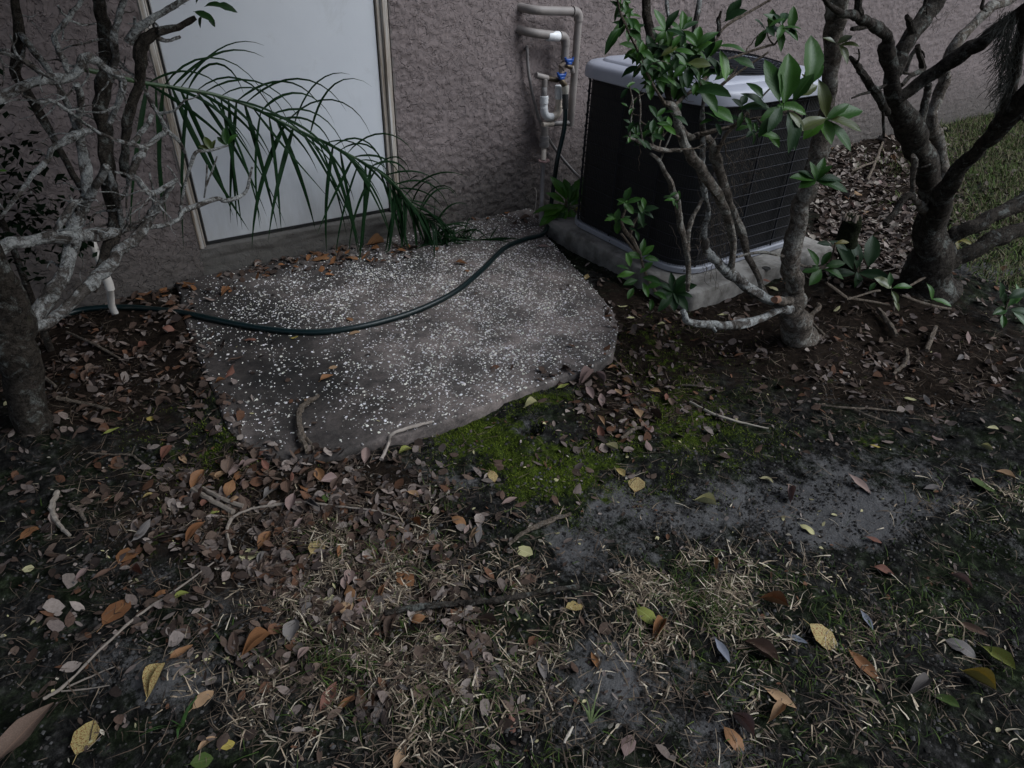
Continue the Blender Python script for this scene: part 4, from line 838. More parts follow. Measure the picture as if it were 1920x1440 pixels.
# --- right tree
tr = thing('tree', 'gnarled dark multi stemmed tree by the lawn on the right', 'tree', (*trees_at['r'], 0))
Yr = trees_at['r'][1]
branch(tr, [(1732,585,Yr,66),(1734,555,Yr,52),(1738,510,Yr+.02,38),(1746,440,Yr+.04,27),(1747,379,Yr+.05,23),(1743,335,Yr+.06,21),(1723,277,Yr+.07,21),(1695,227,Yr+.08,20),(1677,190,Yr+.08,17),(1671,131,Yr+.08,13),(1664,96,Yr+.08,11),(1664,67,Yr+.08,9.5),(1644,52,Yr+.08,9),(1621,38,Yr+.06,9),(1603,29,Yr+.05,9),(1580,25,Yr+.04,5.5),(1557,12,Yr+.02,4.5),(1543,-4,Yr,4)], MBR, 'trunk', 16, .08)
RT = [
 ([(1632,50,Yr+.07,5),(1615,52,Yr+.06,4.5),(1597,54,Yr+.05,4)], MBR), ([(1612,28,Yr+.05,7),(1610,10,Yr+.05,7.5),(1609,-30,Yr+.05,7)], MBR),
 ([(1672,150,Yr+.08,11),(1683,122,Yr+.1,12),(1702,76,Yr+.12,13.5),(1732,38,Yr+.14,13.5),(1758,0,Yr+.16,13),(1790,-60,Yr+.18,12),(1830,-220,Yr+.2,10)], MBR),
 ([(1712,62,Yr+.11,6),(1706,45,Yr+.1,6),(1700,31,Yr+.09,4.5)], MBR), ([(1708,48,Yr+.1,4),(1722,28,Yr+.1,4),(1735,8,Yr+.1,4),(1740,-20,Yr+.1,4)], MBR),
 ([(1680,188,Yr+.06,12),(1732,152,Yr+.02,12.5),(1790,108,Yr-.04,13),(1848,73,Yr-.1,12.5),(1920,18,Yr-.18,12),(1985,-30,Yr-.25,11),(2100,-200,Yr-.3,9)], MBR),
 ([(1748,400,Yr+.1,14),(1768,335,Yr+.16,11),(1764,290,Yr+.18,10.5),(1756,258,Yr+.2,10),(1744,230,Yr+.2,9.5),(1758,181,Yr+.22,10.5),(1770,140,Yr+.22,10.5),(1787,87,Yr+.22,9.5),(1819,55,Yr+.22,8.5),(1854,17,Yr+.22,9),(1880,8,Yr+.22,7),(1925,-15,Yr+.22,6)], MBM),
 ([(1733,300,Yr+.1,10),(1724,245,Yr+.14,9),(1732,204,Yr+.16,7),(1739,175,Yr+.17,6.5),(1741,158,Yr+.17,5)], MBR), ([(1690,160,Yr+.1,4),(1712,140,Yr+.12,4.5),(1730,128,Yr+.13,6),(1724,105,Yr+.13,5.5),(1720,86,Yr+.13,5)], MBR),
 ([(1695,140,Yr+.16,4),(1706,110,Yr+.16,4),(1722,85,Yr+.15,4)], MBM),
 ([(1664,212,Yr+.06,6),(1656,198,Yr+.05,6.5),(1635,163,Yr+.04,6.5),(1615,134,Yr+.03,6),(1604,118,Yr+.02,5),(1594,107,Yr+.02,3.5)], MBD),
 ([(1656,200,Yr+.05,3),(1656,222,Yr+.05,2.2),(1657,257,Yr+.05,1.8)], MBR), ([(1662,159,Yr+.08,3.5),(1640,170,Yr+.05,3),(1615,177,Yr+.03,2.5),(1597,184,Yr+.02,2)], MBR),
 ([(1735,395,Yr+.02,9),(1724,384,Yr+.01,8),(1712,366,Yr+.0,6),(1711,330,Yr+.0,5.5),(1714,305,Yr+.0,5),(1713,292,Yr+.0,4)], MBM), ([(1712,368,Yr+.0,6),(1697,372,Yr-.01,6.5),(1678,398,Yr-.02,6.5),(1659,420,Yr-.03,6)], MBD),
 ([(1750,420,Yr,18),(1775,350,Yr-.06,14),(1819,296,Yr-.12,15),(1863,250,Yr-.18,16),(1907,202,Yr-.24,17),(1960,140,Yr-.3,17),(2040,20,Yr-.36,14),(2120,-150,Yr-.4,11)], MBD),
 ([(1742,530,Yr,22),(1767,503,Yr-.04,15),(1809,478,Yr-.08,14.5),(1862,451,Yr-.13,14),(1920,427,Yr-.18,14.5),(1990,390,Yr-.22,14),(2100,300,Yr-.26,12),(2200,100,Yr-.3,10)], MBD),
 ([(1755,480,Yr,16),(1785,445,Yr-.02,13),(1810,430,Yr-.05,12.5),(1862,406,Yr-.1,12.5),(1920,378,Yr-.14,13),(1990,320,Yr-.18,12),(2070,200,Yr-.2,10)], MBD),
 ([(1862,250,Yr-.16,9),(1885,200,Yr-.18,9),(1900,150,Yr-.19,9),(1908,90,Yr-.2,9),(1925,20,Yr-.2,8),(1940,-60,Yr-.2,7)], MBD),
 ([(1850,20,Yr+.2,3),(1841,12,Yr+.2,3),(1846,-10,Yr+.2,2.5)], MBR),
]
twigs(tr, [p for p, m in RT], 14, MBR, 8, (20, 60), (1.5, 2.6), lambda x, y: 0 < y < 330)
for p, m in RT: branch(tr, p, m, 'branch', 12 if max(q[3] for q in p) > 8 else 8, .08)
shade_crown(tr, [((3.3, -.35, 2.7), (.8, .6, .35), 1.0)], 1000, MLK, .1, 8)  # out-of-view foliage blob added to darken the near right ground
# hanging moss at the right edge
rg = np.random.default_rng(12); Vs, Fs, Cs = [], [], []; b = 0
for _ in range(520):
    t = rg.random(); x = 1893+22*t*rg.normal(0, .5)+rg.normal(0, 6); y = rg.uniform(20, 190)
    p = wy((x, y), Yr-.2+rg.normal(0, .02)); pts = [p]; d = np.array([rg.normal(-.25, .35), rg.normal(0, .25), -1.0])
    for q in range(5): d = d+rg.normal(0, .3, 3); d[2] = min(d[2], -.4); pts.append(pts[-1]+d/np.linalg.norm(d)*rg.uniform(.008, .018))
    for q in pts: Vs += [q+np.array([.0009, 0, 0]), q+np.array([-.0006, .0008, 0]), q+np.array([-.0006, -.0008, 0])]
    for q in range(5):
        for j in range(3): Fs.append([b+q*3+j, b+q*3+(j+1) % 3, b+q*3+3+(j+1) % 3, b+q*3+3+j])
    Cs.append(np.tile(np.array([.09, .088, .075])*rg.uniform(.5, 1.3), (18, 1))); b += 18
child('hanging_moss', mesh_np('hanging_moss', np.vstack(Vs), np.array(Fs), MTINT, True, np.vstack(Cs)), tr, 'stuff')
wisps('dead_moss', tr, [(1778,20,Yr+.15),(1750,42,Yr+.12),(1880,20,Yr+.1)], MTINT, 9, 6, (20, 45), 9)

# --- stump
MSTP = m_bark('mossy_stump', (.014, .018, .010), (.035, .042, .02), (.07, .075, .05), .6)
sp = gpt((1590, 508)); st = thing('stump', 'dark mossy stump with a splintered pale top beside the right tree', 'stump', sp)
Ps = [sp+np.array([0,0,-.04]), sp+np.array([0,0,.03]), wy((1588, 460), sp[1]), wy((1595, 425), sp[1]), wy((1597, 408), sp[1])]
mb = MB(); mb.tube(spline(Ps, 5), np.interp(np.arange(21), [0, 5, 12, 20], [.062, .052, .044, .041]), 14, .12, seed=5); child('stump_trunk', mb.mesh('stump_trunk', MSTP), st)
mb = MB(); tpc = Ps[-1]
for i in range(16):
    a = i/16*2*PI+random.uniform(-.2,.2); r = random.choice([.036, .03, .018]); q = tpc+np.array([r*math.cos(a), r*math.sin(a), -.012]); h = random.uniform(.015, .038)
    mb.tube([q, q+np.array([0, 0, h*.6]), q+np.array([random.uniform(-.006,.006), random.uniform(-.006,.006), h])], [.008, .006, .001], 5)
child('splinters', mb.mesh('splinters', M('pale_splinters', (.42, .34, .28), (.3, .23, .18), 60, .7)), st)

# --- small leafy sprouts
def sprout(label, stems, leaves, base, group=None, name='sprout', cat='seedling', bark=None):
    s = thing(name, label, cat, gpt(base), group)
    for p in stems: branch(s, p, bark or MTW, 'stem', 6, .06, n=4)
    for f in leaves: f(s)
    return s
def gY(p): return float(gpt(p)[1])
y1 = 2.86
sprout('bushy green sprout at the back left corner of the concrete pad', [[(1050,432,y1,3),(1058,400,y1-.02,3),(1064,370,y1-.03,2.5)], [(1056,410,y1-.02,2.5),(1085,395,y1-.08,2.2),(1110,405,y1-.2,2),(1135,408,y1-.3,1.8)]],
 [lambda s: [pleaf(s, 1064+dx, 385+dy, y1-.04, a, L*1.12, random.choice([MLG, MLB, MLB]), .35, .6) for dx, dy, a, L in ((0,-10,125,52),(2,-8,100,40),(8,-8,62,50),(10,-4,45,58),(6,0,30,46),(-6,0,205,44),(-4,4,190,40),(0,6,235,42),(6,8,-80,44),(-6,10,-110,44),(-10,8,-150,50),(-14,6,175,46),(2,0,80,44),(-4,-4,150,40),(14,8,-40,38))],
  lambda s: [pleaf(s, 1078, 392, y1-.06, a, L, MLY, .3) for a, L in ((10, 34), (-35, 28))], lambda s: rosette(s, 1112, 402, y1-.2, 5, 26, [MLG]), lambda s: rosette(s, 1140, 408, y1-.3, 5, 22, [MLG, MLK])], (1050, 440))
y2 = 1.80
sprout('leafy sprout with small oval leaves leaning over the pad edge', [[(1200,478,y2,5),(1186,450,y2,5),(1172,432,y2,4),(1165,415,y2,3),(1175,385,y2,2)], [(1180,444,y2,3),(1190,415,y2,3),(1205,400,y2,2)], [(1190,470,y2,2.5),(1165,438,y2,2)]],
 [lambda s: rosette(s, 1172, 378, y2, 6, 27, [MLG], jit=4), lambda s: rosette(s, 1202, 395, y2, 7, 28, [MLG, MLK], jit=6), lambda s: rosette(s, 1158, 412, y2, 6, 26, [MLG], jit=6), lambda s: rosette(s, 1195, 435, y2, 3, 22, [MLK])], (1262, 600))
y3 = 1.64
sprout('low sprout of round glossy leaves before the pad corner', [[(1268,585,y3,3.5),(1240,560,y3,3),(1218,530,y3,2.8),(1206,500,y3,2.5),(1200,470,y3,2)], [(1262,572,y3,3),(1262,545,y3,2.5)]],
 [lambda s: [pleaf(s, x, y, y3, a, L, m, .3, .6) for x, y, a, L, m in ((1202,478,80,34,MLG),(1204,482,170,32,MLG),(1207,484,-5,28,MLG),(1203,480,40,30,MLB),(1182,500,110,28,MLB),(1190,512,190,40,MLB),(1200,512,40,34,MLB),(1205,520,-20,40,MLG),(1195,525,200,34,MLG),(1205,530,-70,30,MLB),(1188,540,-120,26,MLG),(1180,505,160,26,MLG),(1225,548,-30,32,MLG),(1212,540,20,30,MLG),(1222,560,-100,24,MLG))],
  lambda s: [pleaf(s, 1262, 548, y3-.03, a, L, MLK, .4, .7) for a, L in ((100,38),(60,44),(20,48),(140,40),(185,44),(230,52),(-50,46),(-10,40),(-90,40))]], (1285, 600))
y4 = gY((1600, 522))
sprout('plant with large dark leaves at the foot of the stump', [[(1605,535,y4,3),(1606,505,y4,3),(1608,480,y4,2.5)], [(1555,505,y4+.02,1.5),(1560,480,y4+.02,1.5),(1566,455,y4+.02,1.5)]],
 [lambda s: [pleaf(s, x, y, y4-.02, a, L, m, t, .5) for x, y, a, L, m, t in ((1606,505,90,72,MLK,.2),(1604,512,180,60,MLK,.3),(1610,512,-15,62,MLK,.3),(1606,510,-95,42,MLK,.5),(1628,500,80,70,MLK,.1),(1600,505,130,64,MLK,.2),(1590,470,150,46,MLK,.2),(1566,458,20,26,MLY,.3),(1560,460,170,34,MLK,.2))],
  lambda s: [pleaf(s, x, y, y4-.03, a, L, MLG, .3, .6) for x, y, a, L in ((1533,500,110,40),(1536,502,190,36),(1540,505,230,44),(1545,505,-15,44),(1540,498,60,34),(1548,500,15,40))]], (1590, 525))
y5 = gY((1680, 590))
sprout('bare forked twig with a few mottled leaves near the right trunk', [[(1549,530,y5,2),(1585,556,y5,2.5),(1592,560,y5-.01,2.5),(1635,547,y5,2.2),(1650,545,y5,2)], [(1590,558,y5,2.5),(1640,566,y5-.02,2),(1668,572,y5-.04,1.6)], [(1700,540,y5,2),(1735,520,y5+.02,2.2),(1775,505,y5+.05,2.2),(1792,480,y5+.06,2),(1815,466,y5+.08,1.6)], [(1790,482,y5+.06,1.6),(1789,455,y5+.06,1.4)]],
 [lambda s: [pleaf(s, x, y, y5-.02, a, L, m, .3, .6) for x, y, a, L, m in ((1668,538,95,30,MLG),(1675,540,15,38,MLG),(1672,540,150,44,MLO),(1672,545,-75,30,MLO),(1630,545,60,18,MLG),(1676,565,-60,20,MLO),(1775,498,100,16,MLG))], lambda s: rosette(s, 1792, 452, y5+.06, 6, 22, [MLO, MLY])], (1650, 585))
y6 = gY((1770, 585))
sprout('trailing sprout with two drooping oval leaves right of the trunk base', [[(1690,553,y6,2),(1738,570,y6,2.2),(1790,579,y6,2.4),(1830,570,y6,2.2),(1852,565,y6,2)], [(1790,579,y6,2),(1830,592,y6-.03,2),(1870,596,y6-.05,1.6)]],
 [lambda s: [pleaf(s, x, y, y6, a, L, MLG, .3, .6) for x, y, a, L in ((1738,532,-62,34),(1748,560,-18,40))]], (1760, 600))
y7 = gY((1890, 600))
sprout('clump of round dark leaves at the right edge of the frame', [[(1880,605,y7,2),(1885,580,y7,2),(1892,560,y7,2)]],
 [lambda s: [pleaf(s, x, y, y7, a, L, m, .3, .6) for x, y, a, L, m in ((1885,575,110,40,MLK),(1888,578,200,40,MLG),(1890,575,60,42,MLG),(1895,580,-10,44,MLK),(1875,560,100,36,MLK),(1890,560,30,44,MLK),(1900,585,-50,44,MLG),(1880,590,-100,30,MLG),(1905,570,80,40,MLG))]], (1885, 610))

# ---------------------------------------------------------------- palm frond
MPL = m_leaf('palm_leaflet', [(.005, .018, .007), (.009, .028, .009), (.007, .023, .008)], .5, .2)
MPR = M('palm_rachis', (.03, .07, .025), (.05, .09, .03), 20, .45, .2)
fr = thing('palm_frond', 'long green palm frond drooping across the white door', 'palm frond', (1.2, 2.95, 0))
rp = [(150,128,2.82),(215,143,2.86),(262,154,2.9),(330,165,2.95),(400,177,2.98),(470,200,3.0),(540,235,3.02),(610,268,3.03),(670,298,3.04),(715,325,3.04),(745,352,3.03),(775,385,3.0),(810,415,2.97),(850,434,2.94),(890,446,2.9)]
RP = spline([wy((a, b), y) for a, b, y in rp], 8); tt = np.linspace(0, 1, len(RP))
mb = MB(); mb.tube(RP, np.interp(tt, [0, .5, 1], [.0085, .006, .002]), 8); child('rachis', mb.mesh('rachis', MPR), fr)
def leaflet(P, d, L, wd, droop, seed, nseg=10):
    r_ = np.random.default_rng(seed); d = d/np.linalg.norm(d); pts = [P]
    st = r_.normal(0, .06, 3)
    for i in range(nseg):
        d = d + np.array([0, 0, -1])*droop*(.3+1.4*i/nseg) + st*.25; d /= np.linalg.norm(d); q = pts[-1]+d*L/nseg
        q[1] = min(q[1], W+.012 if (DX0+.05 < q[0] < DX1-.05) and q[2] > .18 else W-.012); q[2] = max(q[2], PATZ+.004); pts.append(q)
    pts = np.array(pts); T = np.gradient(pts, axis=0); V = []
    for i, (p, t) in enumerate(zip(pts, T)):
        t = t/np.linalg.norm(t); s = np.cross(t, np.array([.25, -1, .35])); s /= np.linalg.norm(s); n_ = np.cross(s, t)
        w = wd*min(1, .35+i/nseg*4)*(1-(i/nseg)**2.2)+.0003; tw = .5*math.sin(seed+i*.15)
        s2 = s*math.cos(tw)+n_*math.sin(tw); V += [p-s2*w, p+n_*w*.35, p+s2*w]
    f = [[i*3+j, i*3+j+1, i*3+j+4, i*3+j+3] for i in range(nseg) for j in range(2)]
    uv = [(.1+.4*j, i/nseg) for i in range(nseg+1) for j in range(3)]
    child('leaflet', mesh_np('leaflet', V, f, MPL, True, uv=uv), fr)
NL = 54
for i in range(NL):
    t = .16+.82*(i/(NL-1)); j = t*(len(RP)-1); a = int(j); P = RP[a]+(RP[min(a+1, len(RP)-1)]-RP[a])*(j-a); T = RP[min(a+2, len(RP)-1)]-RP[max(0, a-2)]; T /= np.linalg.norm(T)
    sc = np.interp(t, [.1, .4, .7, .85, 1], [1.05, 1.0, .8, .62, .42])
    # hanging side (towards viewer, drops straight)
    sd_ = random.choice([-1, 1, 1])
    d = T*random.uniform(-.55, .6) + np.array([random.uniform(-.15, .15), -.16, -.75+random.uniform(-.15, .1)])
    leaflet(P, d, .56*sc*random.uniform(.85, 1.12), .0098*random.uniform(.65, 1.15), random.uniform(.04, .13), i)
    # upper side: arches up and over to the right
    if t < .9 and random.random() < .85:
        d = T*random.uniform(.3, 1.1) + np.array([random.uniform(-.2, .15), random.uniform(-.25, .1), random.uniform(.5, .95)])
        leaflet(P, d, .43*sc*random.uniform(.7, 1.2), .0058*random.uniform(.6, 1.0), random.uniform(.14, .42), 200+i)
    if i % 2 == 0 and t < .9:
        d = T*random.uniform(.5, 1.2) + np.array([random.uniform(-.1, .2), random.uniform(-.5, -.1), random.uniform(-.5, .3)])
        leaflet(P, d, .46*sc*random.uniform(.7, 1.1), .0065, random.uniform(.1, .22), 400+i)
for i in range(14):
    t = random.uniform(.7, .96); j = int(t*(len(RP)-1)); P = RP[j]
    d = np.array([random.uniform(-.2, 1.0), random.uniform(-.7, .1), random.uniform(-.5, .9)]); leaflet(P, d, random.uniform(.16, .32), .005, random.uniform(.12, .3), 700+i)
for i in range(38):
    t = random.uniform(.68, .97); j = int(t*(len(RP)-1)); d = np.array([random.uniform(-.35, .45), random.uniform(-.35, .05), random.uniform(-1.0, -.2)]); leaflet(RP[j], d, random.uniform(.14, .30), .0055, random.uniform(.05, .16), 760+i)
# second, older frond tip lying on the ground
fr2 = thing('palm_frond', 'flattened palm frond tip lying on the patio beside the wall', 'palm frond', (1.9, 2.85, 0))
_keep = fr; fr = fr2
rq = spline([gpt((815,440), .05), gpt((850,447), .03), gpt((895,450), .018), gpt((930,449), .012)], 5)
mb = MB(); mb.tube(rq, .0025, 6); child('rachis', mb.mesh('rachis', MPR), fr2)
for i in range(24):
    j = min(len(rq)-1, int(i/24*len(rq))); d = np.array([random.uniform(.1, 1.0), random.choice([-1, 1])*random.uniform(.1, .8), random.uniform(0, .35)]); leaflet(rq[j], d, random.uniform(.10, .22), .004, .08, 900+i, 7)
fr = _keep

# ---------------------------------------------------------------- fallen leaves (individuals)
VAR = []
for v in range(14):
    q = random.Random(100+v); VAR.append(dict(L=1, wd=q.uniform(.36, .62), curl=q.choice([0, .1, .3, -.2, .5, .8]), fold=q.uniform(0, .45), droop=q.uniform(-.25, .3), wav=q.uniform(.02, .08), tipw=q.uniform(.3, .8), seed=v, stem=q.uniform(.06, .22)))
LANCE = dict(L=1, wd=.34, curl=.1, fold=.2, droop=.05, wav=.03, tipw=.5, seed=50, stem=.05)
ROUND = dict(L=1, wd=.78, curl=.0, fold=.1, droop=.08, wav=.03, tipw=.6, seed=51, stem=.25)
FOLDED = dict(L=1, wd=.5, curl=.8, fold=.5, droop=-.08, wav=.05, tipw=.6, seed=52, stem=.12)
SHP = {'L': LANCE, 'R': ROUND, 'F': FOLDED}
def fallen(px, py, Lpx, ang, kind, label, group=None, shp=None, tilt=.1):
    P = gpt((px, py)); d = depth(P); L = Lpx*d/F*.86
    if shp is None: v = random.randrange(14); me = leaf_mesh('f%d' % v, FL[kind], **VAR[v])
    else: me = leaf_mesh('f'+shp, FL[kind], **SHP[shp])
    o = bpy.data.objects.new('fallen_leaf', me); COL.objects.link(o); tag(o, label, 'fallen leaf', group)
    # angle as seen: convert to a heading on the ground
    a = math.radians(ang); h = math.cos(a)*CR+math.sin(a)*CU; t = CB*0; n = np.array([0, 0, 1.0]); k = -h[2]/(CB[2]); gdir = h+CB*k; gdir[2] = 0
    L *= min(1.5, np.linalg.norm(gdir)); th = math.atan2(gdir[1], gdir[0])-PI/2
    rx, ry = random.gauss(0, tilt), random.gauss(0, tilt)
    rot = Matrix.Rotation(th, 4, 'Z') @ Matrix.Rotation(rx, 4, 'X') @ Matrix.Rotation(ry, 4, 'Y')
    c = rot @ Vector((0, L*.5, 0))
    o.matrix_world = Matrix.Translation(Vector(P)+Vector((0, 0, .006+abs(rx)*L*.4+abs(ry)*L*.2))-c) @ rot @ Matrix.Diagonal((L, L, L, 1))
    return o
